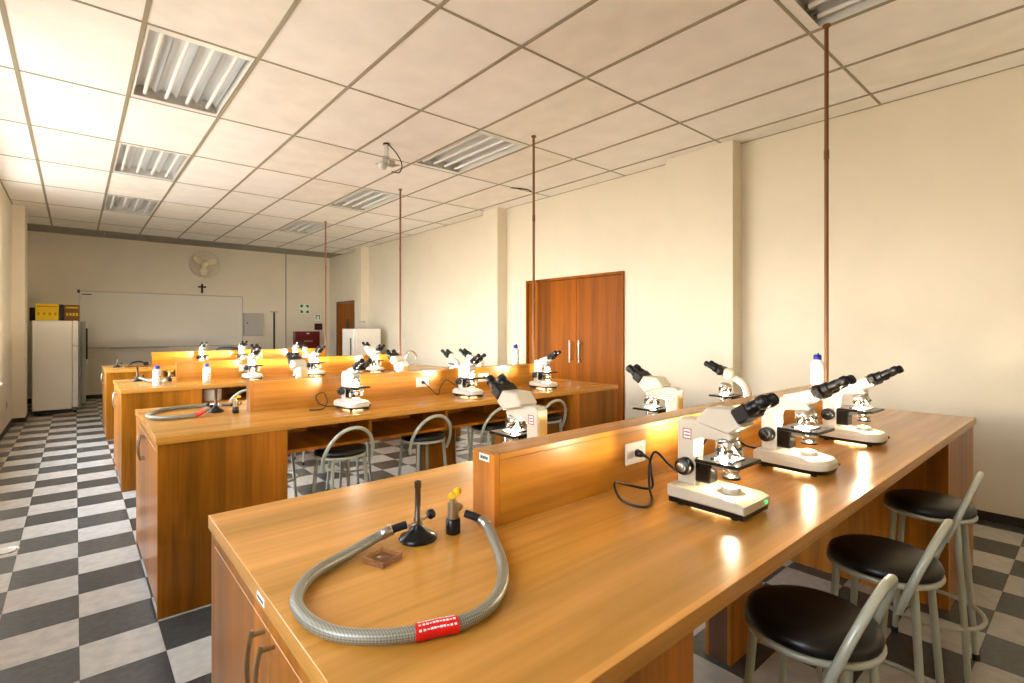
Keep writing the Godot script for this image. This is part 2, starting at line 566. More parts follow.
func build_fixture(c: int, r: int, label: String) -> void:
	var x0 := 0.3298 + 0.66149 * c + 0.016
	var x1 := x0 + 0.66149 - 0.032
	var d0 := 2.6008 + 1.3394 * r + 0.012
	var d1 := d0 + 1.3394 - 0.024
	var t := thing("ceiling_light", label, "ceiling light", P((x0 + x1) / 2, H, (d0 + d1) / 2), 0.0, "recessed fluorescent ceiling lights")
	var w := x1 - x0
	var l := d1 - d0
	var st := mb()
	cbox(st, Vector3(0, 0.118, 0), Vector3(w, 0.008, l))
	for s in [-1, 1]:
		cbox(st, Vector3(s * (w / 2 - 0.003), 0.058, 0), Vector3(0.006, 0.12, l))
		cbox(st, Vector3(0, 0.058, s * (l / 2 - 0.003)), Vector3(w, 0.12, 0.006))
	part("housing", st.commit(), M.white_enamel, t)
	st = mb()
	for s in [-1, 1]:
		cbox(st, Vector3(s * (w / 2 - 0.008), 0.0, 0), Vector3(0.016, 0.006, l), 0.001)
		cbox(st, Vector3(0, 0.0, s * (l / 2 - 0.03)), Vector3(w - 0.034, 0.006, 0.06), 0.001)
	part("trim_frame", st.commit(), M.white_enamel, t)
	# mirrored channels: four curved troughs, ridge between two tubes hangs low
	var pitch := (w - 0.03) / 4.0
	for k in 4:
		var xc := -(w - 0.03) / 2 + pitch * (k + 0.5)
		st = mb()
		var prev := Vector3.ZERO
		var n := 10
		for i in n + 1:
			var u := -1.0 + 2.0 * i / n
			var p := Vector3(xc + u * (pitch / 2 - 0.002), 0.052 + 0.05 * (1.0 - u * u), 0)
			if i > 0:
				var nn := Vector3((p - prev).y, -(p - prev).x, 0).normalized()
				var z := Vector3(0, 0, l / 2 - 0.06)
				quad(st, prev - z, p - z, p + z, prev + z, nn)
			prev = p
		part("reflector", st.commit(), M.reflector, t)
		var tb := part("tube", rod(Vector3(xc, 0.03, -l / 2 + 0.075), Vector3(xc, 0.03, l / 2 - 0.075), 0.015, 0.015, 12), M.tube_glass, t)
		for s in [-1, 1]:
			part("tube_cap", rod(Vector3(xc, 0.03, s * (l / 2 - 0.075)), Vector3(xc, 0.03, s * (l / 2 - 0.056)), 0.0155, 0.0155, 12), M.tube_cap, tb)

func build_walls() -> void:
	# right wall with three pillars and two doorways
	var w := struct("wall_right", "cream painted right wall with shallow pillars")
	var doors := [[3.96, 5.79, 2.19], [12.16, 13.28, 2.17]]
	var prev := DN - 0.2
	for d in doors:
		slab("wall_panel", w, M.wall_paint, XR, XR + 0.2, 0.0, H + 0.16, prev, d[0])
		slab("wall_panel", w, M.wall_paint, XR, XR + 0.2, d[2], H + 0.16, d[0], d[1])
		prev = d[1]
	slab("wall_panel", w, M.wall_paint, XR, XR + 0.2, 0.0, H + 0.16, prev, DF + 0.2)
	for pl in [[2.47, 3.25], [6.28, 6.66], [11.36, 11.71]]:
		slab("pillar", w, M.wall_paint, 5.08, XR + 0.01, 0.0, H - 0.002, pl[0], pl[1], 0.004)
	var bb := struct("baseboard_right", "dark baseboard along the right wall")
	for s in [[DN, 2.47], [3.25, 3.93], [5.82, 6.28], [6.66, 11.36], [11.71, 12.14]]:
		slab("board", bb, M.baseboard, XR - 0.014, XR, 0.0, 0.07, s[0], s[1], 0.003)
	for pl in [[2.455, 3.265], [6.265, 6.675], [11.345, 11.725]]:
		slab("board", bb, M.baseboard, 5.066, XR, 0.0, 0.07, pl[0], pl[1], 0.003)
	# far wall
	var f := struct("wall_far", "cream far wall behind the whiteboard")
	slab("wall_panel", f, M.wall_paint, XL - 0.2, XR + 0.2, 0.0, H + 0.16, DF, DF + 0.2)
	slab("wall_joint", f, M.conduit_grey, 4.115, 4.145, 0.0, H, DF - 0.012, DF, 0.003)
	var fb := struct("baseboard_far", "dark baseboard along the far wall")
	slab("board", fb, M.baseboard, XL, XR, 0.0, 0.08, DF - 0.015, DF, 0.003)
	# left wall with its row of windows beside the aisle
	var lw := struct("wall_left", "cream painted left wall with a row of windows")
	# near windows are shorter; the far ones run from low sills almost up to the ceiling
	var wins := [[0.2, 1.2, 1.1, 2.5], [2.3, 3.5, 1.1, 2.5], [4.35, 5.95, 0.75, 3.2], [6.1, 7.7, 0.75, 3.2], [7.85, 9.43, 0.75, 3.2]]
	prev = DN - 0.2
	for wn in wins:
		slab("wall_pier", lw, M.wall_paint, XL - 0.2, XL, 0.0, H + 0.16, prev, wn[0])
		slab("wall_below", lw, M.wall_paint, XL - 0.2, XL, 0.0, wn[2], wn[0], wn[1])
		slab("wall_above", lw, M.wall_paint, XL - 0.2, XL, wn[3], H + 0.16, wn[0], wn[1])
		prev = wn[1]
	slab("wall_pier", lw, M.wall_paint, XL - 0.2, XL, 0.0, H + 0.16, prev, DF + 0.2)
	slab("pillar", lw, M.wall_paint, XL - 0.01, -0.6, 0.0, H - 0.002, 11.03, 11.55, 0.004)
	var lb := struct("baseboard_left", "dark baseboard along the left wall")
	slab("board", lb, M.baseboard, XL, XL + 0.014, 0.0, 0.07, DN, 11.03, 0.003)
	slab("board", lb, M.baseboard, XL, -0.586, 0.0, 0.07, 11.016, 11.565, 0.003)
	for k in wins.size():
		var wn: Array = wins[k]
		var sill: float = wn[2]
		var head: float = wn[3]
		var wo := struct("window_%d" % (k + 1), "aluminium framed window in the left wall")
		var st := mb()
		var xw := XL - 0.1
		for y in [sill + 0.02, head - 0.02]:
			cbox(st, P(xw, y, (wn[0] + wn[1]) / 2), Vector3(0.05, 0.04, wn[1] - wn[0]), 0.003)
		for i in 4:
			cbox(st, P(xw, (sill + head) / 2, lerpf(wn[0] + 0.02, wn[1] - 0.02, i / 3.0)), Vector3(0.05, head - sill - 0.08, 0.04), 0.003)
		part("window_frame", st.commit(), M.aluminium, wo)
		for i in 3:
			slab("pane", wo, M.window_glass, xw - 0.002, xw + 0.002, sill + 0.04, head - 0.04, lerpf(wn[0] + 0.02, wn[1] - 0.02, i / 3.0) + 0.02, lerpf(wn[0] + 0.02, wn[1] - 0.02, (i + 1) / 3.0) - 0.02)
		slab("window_sill", wo, M.white_enamel, XL - 0.08, XL + 0.03, sill - 0.03, sill, wn[0] - 0.03, wn[1] + 0.03, 0.004)
	# wall behind the camera
	var nw := struct("wall_near", "cream wall behind the viewer")
	slab("wall_panel", nw, M.wall_paint, XL - 0.2, XR + 0.2, 0.0, H + 0.16, DN - 0.2, DN)

func build_doors() -> void:
	var d := struct("door_1", "tall orange brown wooden double door in the right wall")
	var d0 := 3.96
	var d1 := 5.79
	var top := 2.19
	slab("back_board", d, M.dark_wood, XR + 0.16, XR + 0.19, 0.0, top, d0, d1)
	slab("frame_jamb", d, M.door_wood, XR - 0.03, XR + 0.16, 0.0, top, d0, d0 + 0.035, 0.003)
	slab("frame_jamb", d, M.door_wood, XR - 0.03, XR + 0.16, 0.0, top, d1 - 0.035, d1, 0.003)
	slab("frame_head", d, M.door_wood, XR - 0.03, XR + 0.16, top - 0.035, top, d0 + 0.035, d1 - 0.035, 0.003)
	slab("side_panel", d, M.door_wood, XR + 0.0, XR + 0.03, 0.0, top - 0.035, 5.55, d1 - 0.035, 0.002)
	var mid := 4.78
	for k in 2:
		var a: float = d0 + 0.038 if k == 0 else mid + 0.003
		var b: float = mid - 0.003 if k == 0 else 5.545
		var leaf := slab("door_leaf", d, M.door_wood, XR + 0.0, XR + 0.035, 0.012, top - 0.038, a, b, 0.003)
		var hd: float = mid - 0.085 if k == 0 else mid + 0.085
		var st := mb()
		var c := leaf.position
		tube(st, [P(XR - 0.045, 0.99, hd) - c, P(XR - 0.045, 1.3, hd) - c], 0.011, 10)
		for y in [1.03, 1.26]:
			tube(st, [P(XR - 0.045, y, hd) - c, P(XR, y, hd) - c], 0.008, 8)
		part("pull_handle", st.commit(), M.brushed, leaf)
	var e := struct("door_2", "dark brown wooden door with a small glazed pane near the far corner")
	slab("frame_jamb", e, M.dark_wood, XR - 0.02, XR + 0.12, 0.0, 2.17, 12.16, 12.21, 0.003)
	slab("frame_jamb", e, M.dark_wood, XR - 0.02, XR + 0.12, 0.0, 2.17, 13.23, 13.28, 0.003)
	slab("frame_head", e, M.dark_wood, XR - 0.02, XR + 0.12, 2.12, 2.17, 12.21, 13.23, 0.003)
	var lf := slab("door_leaf", e, M.door_wood, XR + 0.01, XR + 0.05, 0.01, 2.115, 12.212, 13.228, 0.003)
	part("glazed_pane", box(Vector3(0.02, 0.42, 0.17), 0.003), M.lens_dark, lf, Vector3(-0.015, 0.43, 0.1))
	part("back_board", box(Vector3(0.02, 2.1, 1.0)), M.dark_wood, e, P(XR + 0.18, 1.06, 12.72))

# ---------------------------------------------------------------- benches
func bow_handle(horizontal := false) -> Mesh:
	var st := mb()
	var pts := []
	for i in 13:
		var u := -1.0 + i / 6.0
		pts.append(Vector3(-0.034 + 0.010 * u * u, 0.072 * u, 0))
	tube(st, pts, 0.0048, 8)
	for s in [-1, 1]:
		tube(st, [Vector3(-0.026, 0.062 * s, 0), Vector3(0.0, 0.062 * s, 0)], 0.005, 8)
	return st.commit()

func socket_plate(parent: Node3D, at: Vector3, plug: bool) -> void:
	var s := part("socket_plate", box(Vector3(0.115, 0.075, 0.008), 0.003), M.socket_white, parent, at)
	part("socket_insert", rod(Vector3(0, 0, 0.003), Vector3(0, 0, 0.0055), 0.019, 0.018, 16), M.white_enamel, s)
	if plug:
		var st := mb()
		cyl(st, Vector3(0, 0, 0.005), Vector3(0, -0.002, 0.03), 0.014, 0.011, 12, 0.002)
		cyl(st, Vector3(0, -0.002, 0.03), Vector3(0.004, -0.008, 0.045), 0.007, 0.005, 10)
		part("plug", st.commit(), M.black_plastic, s)

func bench(n: int, x0: float, x1: float, d0: float, px0: float, px1: float, place: String) -> void:
	var d1 := d0 + 1.19
	var who: String = ["nearest bench", "second bench", "third bench", "farthest bench"][n]
	# the continuous worktop
	var wt := thing("worktop", "long glossy orange wood worktop of the %s" % who, "worktop", P((x0 + x1) / 2, TOP - 0.038, (d0 + d1) / 2), 0.0, "laboratory bench worktops")
	part("top_board", box(Vector3(x1 - x0, 0.038, d1 - d0), 0.001), M.worktop_wood, wt, Vector3(0, 0.019, 0))
	var y1 := TOP - 0.038
	# cupboard at the aisle end
	var ca := x0 + 0.006
	var cb := x0 + 0.63
	var dc := (d0 + d1) / 2
	var cab := thing("base_cabinet", "wooden two-door cabinet at the aisle end of the %s" % who, "cabinet", P((ca + cb) / 2, 0, dc), 0.0, "aisle end cabinets of the benches")
	slab("front_panel", cab, M.panel_wood, ca, cb, 0.0, y1, d0 + 0.01, d0 + 0.045, 0.002)
	slab("rear_panel", cab, M.panel_wood, ca, cb, 0.0, y1, d1 - 0.045, d1 - 0.01, 0.002)
	slab("inner_panel", cab, M.panel_wood, cb - 0.025, cb, 0.0, y1, d0 + 0.045, d1 - 0.045)
	slab("top_rail", cab, M.panel_wood, ca, ca + 0.02, y1 - 0.035, y1, d0 + 0.045, d1 - 0.045)
	slab("bottom_board", cab, M.panel_wood, ca + 0.02, cb - 0.025, 0.05, 0.068, d0 + 0.045, d1 - 0.045)
	slab("plinth", cab, M.baseboard, ca + 0.012, ca + 0.03, 0.0, 0.05, d0 + 0.045, d1 - 0.045)
	for k in 2:
		var a: float = d0 + 0.047 if k == 0 else dc + 0.0015
		var b: float = dc - 0.0015 if k == 0 else d1 - 0.047
		var door := slab("door", cab, M.panel_wood, ca, ca + 0.018, 0.052, y1 - 0.038, a, b, 0.0015)
		var hd: float = dc - 0.034 if k == 0 else dc + 0.034
		part("bow_handle", bow_handle(), M.brushed, door, P(ca, 0.765, hd) - cab.position - door.position)
	if n == 0:
		var lb := part("number_plate", box(Vector3(0.002, 0.016, 0.055), 0.0005), M.paper, wt, P(x0 - 0.001, 0.895, 1.15) - wt.position)
		for k in 3:
			part("print", box(Vector3(0.0006, 0.006, 0.011)), M.ink, lb, Vector3(-0.0011, 0, -0.015 + k * 0.015))
	# cabinet block at the wall end
	var ra := x1 - (0.77 if n == 0 else 0.64)
	var rb := x1 - 0.02
	var rc := thing("end_cabinet", "wooden cabinet block at the wall end of the %s" % who, "cabinet", P((ra + rb) / 2, 0, dc), 0.0, "wall end cabinets of the benches")
	slab("front_panel", rc, M.panel_wood, ra, rb, 0.0, y1, d0 + 0.01, d0 + 0.045, 0.002)
	slab("rear_panel", rc, M.panel_wood, ra, rb, 0.0, y1, d1 - 0.045, d1 - 0.01, 0.002)
	slab("side_panel", rc, M.panel_wood, ra, ra + 0.025, 0.0, y1, d0 + 0.045, d1 - 0.045)
	slab("side_panel", rc, M.panel_wood, rb - 0.025, rb, 0.0, y1, d0 + 0.045, d1 - 0.045)
	# open book shelves under the worktop, one run on each long side
	for side in range(1 if n == 0 else 0, 2):
		var a: float = d0 + 0.05 if side == 0 else dc + 0.01
		var b: float = dc - 0.01 if side == 0 else d1 - 0.05
		var sh := thing("under_shelf", "open wooden shelf run under the %s side of the %s" % [["near", "far"][side], who], "shelf", P((cb + ra) / 2, 0.725, (a + b) / 2), 0.0, "open shelves under the worktops")
		slab("shelf_board", sh, M.panel_wood, cb, ra, 0.725, 0.743, a + (0.004 if side == 0 else 0.0), b - (0.0 if side == 0 else 0.004))
		slab("edge_strip", sh, M.panel_wood, cb, ra, 0.725, 0.743, a if side == 0 else b - 0.004, a + 0.004 if side == 0 else b)
		slab("back_board", sh, M.panel_wood, cb, ra, 0.743, y1, (b - 0.014) if side == 0 else a, b if side == 0 else a + 0.014)
		for xk in [1.465, 2.057, 2.65]:
			slab("divider", sh, M.panel_wood, xk - 0.009, xk + 0.009, 0.743, y1, a + 0.004 if side == 0 else a + 0.014, b - 0.014 if side == 0 else b - 0.004)
			slab("edge_strip", sh, M.panel_wood, xk - 0.009, xk + 0.009, 0.743, y1, a if side == 0 else b - 0.004, a + 0.004 if side == 0 else b)
	# middle support
	var su := thing("bench_support", "wooden box support under the middle of the %s" % who, "support", P(2.3, 0, dc), 0.0, "middle supports of the benches")
	slab("front_board", su, M.panel_wood, 2.15, 2.46, 0.0, 0.725, dc - 0.06, dc - 0.042, 0.0015)
	slab("rear_board", su, M.panel_wood, 2.15, 2.46, 0.0, 0.725, dc + 0.042, dc + 0.06, 0.0015)
	slab("side_board", su, M.dark_wood, 2.15, 2.168, 0.0, 0.725, dc - 0.042, dc + 0.042)
	slab("side_board", su, M.dark_wood, 2.442, 2.46, 0.0, 0.725, dc - 0.042, dc + 0.042)
	# power riser on top
	var ri := thing("power_riser", "raised wooden box with sockets along the middle of the %s" % who, "riser", P((px0 + px1) / 2, TOP, d0 + 0.62), 0.0, "raised socket boxes on the benches")
	var ra0 := d0 + 0.57
	var ra1 := d0 + 0.67
	slab("face_board", ri, M.riser_wood, px0 + 0.018, px1 - 0.018, TOP, 1.097, ra0, ra0 + 0.018, 0.001)
	slab("face_board", ri, M.riser_wood, px0 + 0.018, px1 - 0.018, TOP, 1.097, ra1 - 0.018, ra1, 0.001)
	slab("end_board", ri, M.panel_wood, px0, px0 + 0.018, TOP, 1.115, ra0, ra1, 0.001)
	slab("end_board", ri, M.panel_wood, px1 - 0.018, px1, TOP, 1.115, ra0, ra1, 0.001)
	slab("top_board", ri, M.riser_wood, px0 + 0.018, px1 - 0.018, 1.097, 1.115, ra0, ra1, 0.0015)
	if n == 0:
		var lb := part("number_plate", box(Vector3(0.0016, 0.02, 0.045), 0.0005), M.paper, ri, P(px0 - 0.0008, 1.1, d0 + 0.615) - ri.position)
		for k in 4:
			part("print", box(Vector3(0.0006, 0.009, 0.007)), M.ink, lb, Vector3(-0.0009, 0, -0.013 + k * 0.0088))
	var socks: Array = [[1.505], [2.158, 2.786], [1.436], []][n]
	for sx in socks:
		socket_plate(ri, P(sx, 1.022, ra0 - 0.004) - ri.position, true)
	for sx in [1.0 + px0, 2.0 + px0]:
		var s := Node3D.new()
		s.name = "rear_socket"
		ri.add_child(s, true)
		s.rotation.y = PI
		s.position = P(sx, 1.022, ra1 + 0.004) - ri.position
		part("socket_plate", box(Vector3(0.115, 0.075, 0.008), 0.003), M.socket_white, s)
	# conduit from the riser up to the ceiling
	var pdn: float = [1.153, 3.72, 6.34, 9.13][n]
	var pxn: float = [3.615, 3.475, 3.405, 3.415][n]
	var cn := thing("conduit_pipe", "slim copper brown conduit rising to the ceiling from the %s" % who, "pipe", P(pxn, TOP, pdn), 0.0, "conduits rising from the benches")
	part("pipe", rod(Vector3(0, 0.002, 0), Vector3(0, H - TOP - 0.004, 0), 0.0125, 0.0125, 12), M.copper_paint, cn)
	part("coupling", rod(Vector3(0, 1.62, 0), Vector3(0, 1.68, 0), 0.0155, 0.0155, 12, 0.002), M.copper_paint, cn)
	part("ceiling_collar", rod(Vector3(0, H - TOP - 0.02, 0), Vector3(0, H - TOP - 0.003, 0), 0.024, 0.024, 14, 0.003), M.copper_paint, cn)

# ---------------------------------------------------------------- stools
func make_stool() -> Node3D:
	var t := thing("lab_stool", "-", "stool", Vector3.ZERO, 0.0, "black seated metal stools")
	var R := 0.16
	part("seat", turned([Vector2(0, 0.672), Vector2(R - 0.012, 0.672), Vector2(R - 0.002, 0.677), Vector2(R, 0.688), Vector2(R - 0.006, 0.702), Vector2(R - 0.022, 0.711), Vector2(R - 0.06, 0.716), Vector2(0, 0.718)], 36), M.black_vinyl, t)
	var ring := []
	for k in 36: ring.append(Vector3(cos(TAU * k / 36) * (R - 0.006), 0.664, sin(TAU * k / 36) * (R - 0.006)))
	part("seat_ring", pipe(ring, 0.0095, 8, true), M.stool_paint, t)
	var fr := []
	for k in 36: fr.append(Vector3(cos(TAU * k / 36) * 0.185, 0.24, sin(TAU * k / 36) * 0.185))
	part("foot_ring", pipe(fr, 0.009, 8, true), M.stool_paint, t)
	for k in 4:
		var a := PI / 4 + PI / 2 * k
		var d := Vector3(cos(a), 0, sin(a))
		part("leg", pipe([d * 0.148 + Vector3.UP * 0.662, d * 0.205 + Vector3.UP * 0.012], 0.0115, 10), M.stool_paint, t)
		part("foot_cap", rod(d * 0.2065, d * 0.205 + Vector3.UP * 0.03, 0.014, 0.0135, 10, 0.002), M.rubber, t)
	# backrest hoop on the +z side, leaning outwards
	var pts := []
	var low := cos(PI * 0.625)
	for i in 33:
		var a := (-1.0 + i / 16.0) * PI * 0.625
		var up := 0.26 * (cos(a) - low) / (1.0 - low)
		pts.append(Vector3(0.165 * sin(a), 0.59 + up, 0.075 + up * 0.36))
	part("back_hoop", pipe(pts, 0.0115, 10), M.stool_paint, t)
	return t

# ---------------------------------------------------------------- microscopes
func objective(parent: Node, at: Vector3, tilt: Vector3, l: float) -> void:
	var o := part("objective", turned([Vector2(0, -l), Vector2(0.0045, -l), Vector2(0.007, -l + 0.007), Vector2(0.0115, -l + 0.016), Vector2(0.0125, -0.014), Vector2(0.0138, -0.012), Vector2(0.0138, 0), Vector2(0, 0)], 16), M.chrome, parent, at, tilt)
	o.set_meta("label", "polished objective lens")
	part("knurled_ring", turned([Vector2(0.0128, -l * 0.62), Vector2(0.0135, -l * 0.6), Vector2(0.0135, -l * 0.48), Vector2(0.0128, -l * 0.46)], 16), M.seam, o)

func eyepieces(parent: Node, origin: Vector3, incl: float, kind: int) -> void:
	# binocular block and two tubes, tilted up towards the viewer (+z)
	var b := Node3D.new()
	b.name = "binocular"
	parent.add_child(b, true)
	b.position = origin
	b.rotation.x = -incl
	var st := mb()
	if kind == 0:
		cbox(st, Vector3(0, 0.0, 0.02), Vector3(0.098, 0.046, 0.05), 0.006)
	else:
		cbox(st, Vector3(0, 0.0, 0.016), Vector3(0.096, 0.05, 0.046), 0.015)
		cyl(st, Vector3(0, 0, -0.014), Vector3(0, 0, 0.0), 0.026, 0.026, 18)
	part("prism_box", st.commit(), M.black_plastic, b)
	var zf := Transform3D(Basis(Vector3.RIGHT, Vector3(0, 0, 1), Vector3(0, -1, 0)), Vector3.ZERO)
	for s in [-1, 1]:
		if kind == 0:
			var e := part("eye_tube", turned([Vector2(0, 0), Vector2(0.0195, 0), Vector2(0.0195, 0.014), Vector2(0.017, 0.016), Vector2(0.017, 0.034), Vector2(0, 0.034)], 18, zf), M.black_metal, b, Vector3(s * 0.029, 0.002, 0.044))
			part("eyepiece", turned([Vector2(0, 0), Vector2(0.0195, 0), Vector2(0.0205, 0.004), Vector2(0.019, 0.022), Vector2(0.0145, 0.026), Vector2(0.012, 0.022), Vector2(0, 0.021)], 18, zf), M.black_plastic, e, Vector3(0, 0, 0.033))
		else:
			var e := part("eye_tube", turned([Vector2(0, 0), Vector2(0.021, 0), Vector2(0.021, 0.018), Vector2(0.0165, 0.021), Vector2(0.0165, 0.05), Vector2(0, 0.05)], 18, zf), M.black_metal, b, Vector3(s * 0.029, 0.0, 0.036))
			part("eyepiece", turned([Vector2(0, 0), Vector2(0.0145, 0), Vector2(0.0145, 0.012), Vector2(0.017, 0.015), Vector2(0.0165, 0.03), Vector2(0.0125, 0.034), Vector2(0.0105, 0.03), Vector2(0, 0.03)], 18, zf), M.black_plastic, e, Vector3(0, 0, 0.049))

func make_scope(kind: int) -> Node3D:
	# kind 0: boxy; 1: round nosed base; 2: old stand with a curved arm.  Origin on the bench, viewer side is +z
	var t := thing(["boxy_microscope", "microscope", "curved_arm_microscope"][kind], "-", "microscope", Vector3.ZERO, 0.0, "microscopes on the benches")
	var shell: Material = [M.scope_cream, M.scope_white, M.scope_cream][kind]
	var st := mb()
	# base
	if kind == 0:
		extrude(st, [Vector2(-0.12, 0.024), Vector2(0.122, 0.024), Vector2(0.122, 0.047), Vector2(0.10, 0.055), Vector2(-0.12, 0.06)], 0.17, 0.004, side_xf())
		part("base", st.commit(), shell, t)
		st = mb()
		extrude(st, [Vector2(-0.116, 0.008), Vector2(0.118, 0.008), Vector2(0.118, 0.024), Vector2(-0.116, 0.024)], 0.162, 0.001, side_xf())
		part("bottom_tray", st.commit(), M.black_metal, t)
	else:
		var w := 0.172
		var rf := 0.06
		loft(st, [round_rect(w, 0.25, 0.025, rf, 0.022), round_rect(w, 0.25, 0.025, rf, 0.04), round_rect(w - 0.012, 0.24, 0.022, rf - 0.004, 0.052, -0.004), round_rect(w - 0.04, 0.2, 0.02, rf - 0.012, 0.059, -0.02)])
		part("base", st.commit(), shell, t)
		st = mb()
		loft(st, [round_rect(w - 0.010, 0.240, 0.02, rf - 0.005, 0.008), round_rect(w - 0.004, 0.246, 0.024, rf - 0.002, 0.022)])
		part("bottom_tray", st.commit(), M.black_metal, t)
	for sx in [-1, 1]:
		for sz in [-1, 1]:
			part("foot", rod(Vector3(sx * 0.06, 0, sz * 0.085), Vector3(sx * 0.06, 0.009, sz * 0.085), 0.01, 0.01, 10), M.rubber, t)
	# illuminator
	part("lamp_collar", turned([Vector2(0, 0.05), Vector2(0.027, 0.05), Vector2(0.027, 0.068), Vector2(0.0245, 0.073), Vector2(0.0215, 0.073), Vector2(0.0215, 0.068), Vector2(0, 0.068)], 20), shell, t, Vector3(0, 0, 0.045))
	part("lamp_lens", turned([Vector2(0, 0.0685), Vector2(0.021, 0.0685), Vector2(0.018, 0.0735), Vector2(0.009, 0.0765), Vector2(0, 0.077)], 20), M.lamp_lens, t, Vector3(0, 0, 0.045))
	# arm
	var aw := 0.052
	if kind == 0:
		part("arm", extruded([Vector2(-0.118, 0.056), Vector2(-0.058, 0.056), Vector2(-0.058, 0.196), Vector2(-0.044, 0.206), Vector2(0.055, 0.212), Vector2(0.062, 0.222), Vector2(0.055, 0.238), Vector2(-0.04, 0.262), Vector2(-0.105, 0.262), Vector2(-0.118, 0.25)], aw, 0.004, side_xf()), shell, t)
		var bp := part("back_panel", box(Vector3(0.04, 0.15, 0.003), 0.001), M.scope_yellow, t, Vector3(0, 0.155, -0.119))
		bp.set_meta("label", "pale yellow back panel")
		for s in [-1, 1]:
			var sk := part("sticker", box(Vector3(0.0008, 0.034, 0.03)), M.paper, t, Vector3(s * (aw / 2 + 0.0004), 0.215, -0.084))
			for q in [[0, 0.0155, 0.003, 0.03], [0, -0.0155, 0.003, 0.03], [0.0135, 0, 0.034, 0.003], [-0.0135, 0, 0.034, 0.003], [0, 0.005, 0.004, 0.02], [0, -0.005, 0.004, 0.02]]:
				part("print", box(Vector3(0.0005, q[2], q[3])), M.sticker_red, sk, Vector3(s * 0.0005, q[1], q[0]))
		part("head", extruded([Vector2(-0.04, 0.256), Vector2(0.058, 0.234), Vector2(0.098, 0.262), Vector2(0.064, 0.308), Vector2(-0.012, 0.306), Vector2(-0.046, 0.27)], 0.088, 0.006, side_xf()), shell, t)
		eyepieces(t, Vector3(0, 0.289, 0.078), 0.60, 0)
	elif kind == 1:
		var poly := [Vector2(-0.115, 0.054), Vector2(-0.055, 0.054), Vector2(-0.056, 0.18)]
		for k in 5:
			var a := PI - PI / 2 * k / 4
			poly.append(Vector2(-0.030 + cos(a) * 0.026, 0.186 + sin(a) * 0.026))
		poly.append_array([Vector2(0.050, 0.216), Vector2(0.058, 0.226), Vector2(0.050, 0.24)])
		poly.append_array([Vector2(-0.03, 0.252), Vector2(-0.085, 0.254), Vector2(-0.105, 0.247), Vector2(-0.115, 0.23)])
		part("arm", extruded(poly, aw, 0.005, side_xf()), shell, t)
		part("head", extruded([Vector2(-0.036, 0.25), Vector2(0.05, 0.238), Vector2(0.092, 0.262), Vector2(0.072, 0.298), Vector2(-0.03, 0.268)], 0.072, 0.008, side_xf()), shell, t)
		eyepieces(t, Vector3(0, 0.281, 0.074), 0.52, 1)
	else:
		var pts := []
		for k in 15:
			var a := deg_to_rad(lerpf(-62.0, 80.0, k / 14.0))
			pts.append(Vector3(0, 0.155 + sin(a) * 0.10, -0.005 - cos(a) * 0.095))
		st = mb()
		tube(st, pts, 0.021, 14)
		part("arm", st.commit(), M.fridge_grey, t)
		part("head", turned([Vector2(0, 0.25), Vector2(0.026, 0.25), Vector2(0.032, 0.262), Vector2(0.036, 0.28), Vector2(0.032, 0.298), Vector2(0.018, 0.31), Vector2(0, 0.313)], 20), shell, t, Vector3(0, 0, 0.015))
		eyepieces(t, Vector3(0, 0.286, 0.042), 0.45, 1)
	# nosepiece and objectives
	var np := Node3D.new()
	np.name = "nosepiece"
	t.add_child(np, true)
	np.position = Vector3(0, 0.212, 0.03)
	np.rotation.x = -0.22
	part("turret", turned([Vector2(0, -0.018), Vector2(0.02, -0.018), Vector2(0.032, -0.006), Vector2(0.032, 0.0), Vector2(0.026, 0.006), Vector2(0, 0.006)], 22), M.brushed, np)
	for k in 4:
		var a := TAU * (k + 0.5) / 4 + 0.35
		objective(np, Vector3(cos(a) * 0.018, -0.012, sin(a) * 0.018), Vector3(sin(a) * -0.34, 0, cos(a) * 0.34), 0.036 + 0.004 * ((k + 2) % 4) if kind == 0 else 0.030 + 0.004 * ((k + 2) % 4))
	# stage
	st = mb()
	cbox(st, Vector3(0, 0.148, 0.035), Vector3(0.15, 0.011, 0.135), 0.003)
	var sg := part("stage", st.commit(), M.stage_black, t)
	part("slide_holder", box(Vector3(0.085, 0.004, 0.018), 0.001), M.brushed, sg, Vector3(-0.005, 0.1555, 0.062))
	part("slide_holder", box(Vector3(0.085, 0.004, 0.012), 0.001), M.stage_black, sg, Vector3(0.005, 0.1555, 0.005))
	part("glass_slide", box(Vector3(0.076, 0.0012, 0.026)), M.paper, sg, Vector3(0, 0.1545, 0.035))
	part("stage_opening_light", rod(Vector3(0, 0.1552, 0.035), Vector3(0, 0.1562, 0.035), 0.011, 0.011, 14), M.lamp_lens, sg)
	part("stage_bracket", box(Vector3(0.05, 0.075, 0.05), 0.004), M.stage_black, t, Vector3(0, 0.108, -0.034))
	part("condenser_carrier", box(Vector3(0.03, 0.012, 0.075), 0.002), M.brushed, t, Vector3(0, 0.124, 0.012))
	part("filter_ring", turned([Vector2(0.019, 0.098), Vector2(0.027, 0.098), Vector2(0.027, 0.104), Vector2(0.019, 0.104), Vector2(0.019, 0.098)], 20), M.black_metal, t, Vector3(0, 0, 0.045))
	part("condenser", turned([Vector2(0, 0.106), Vector2(0.014, 0.106), Vector2(0.02, 0.112), Vector2(0.024, 0.118), Vector2(0.024, 0.132), Vector2(0.018, 0.142), Vector2(0, 0.142)], 20), M.chrome, t, Vector3(0, 0, 0.045))
	var sd := part("stage_drive", rod(Vector3(0.058, 0.085, 0.02), Vector3(0.058, 0.143, 0.02), 0.006, 0.006, 12, 0.001), M.brushed, t)
	part("drive_knob", rod(Vector3(0.058, 0.085, 0.02), Vector3(0.058, 0.102, 0.02), 0.011, 0.011, 14, 0.001), M.brushed, sd)
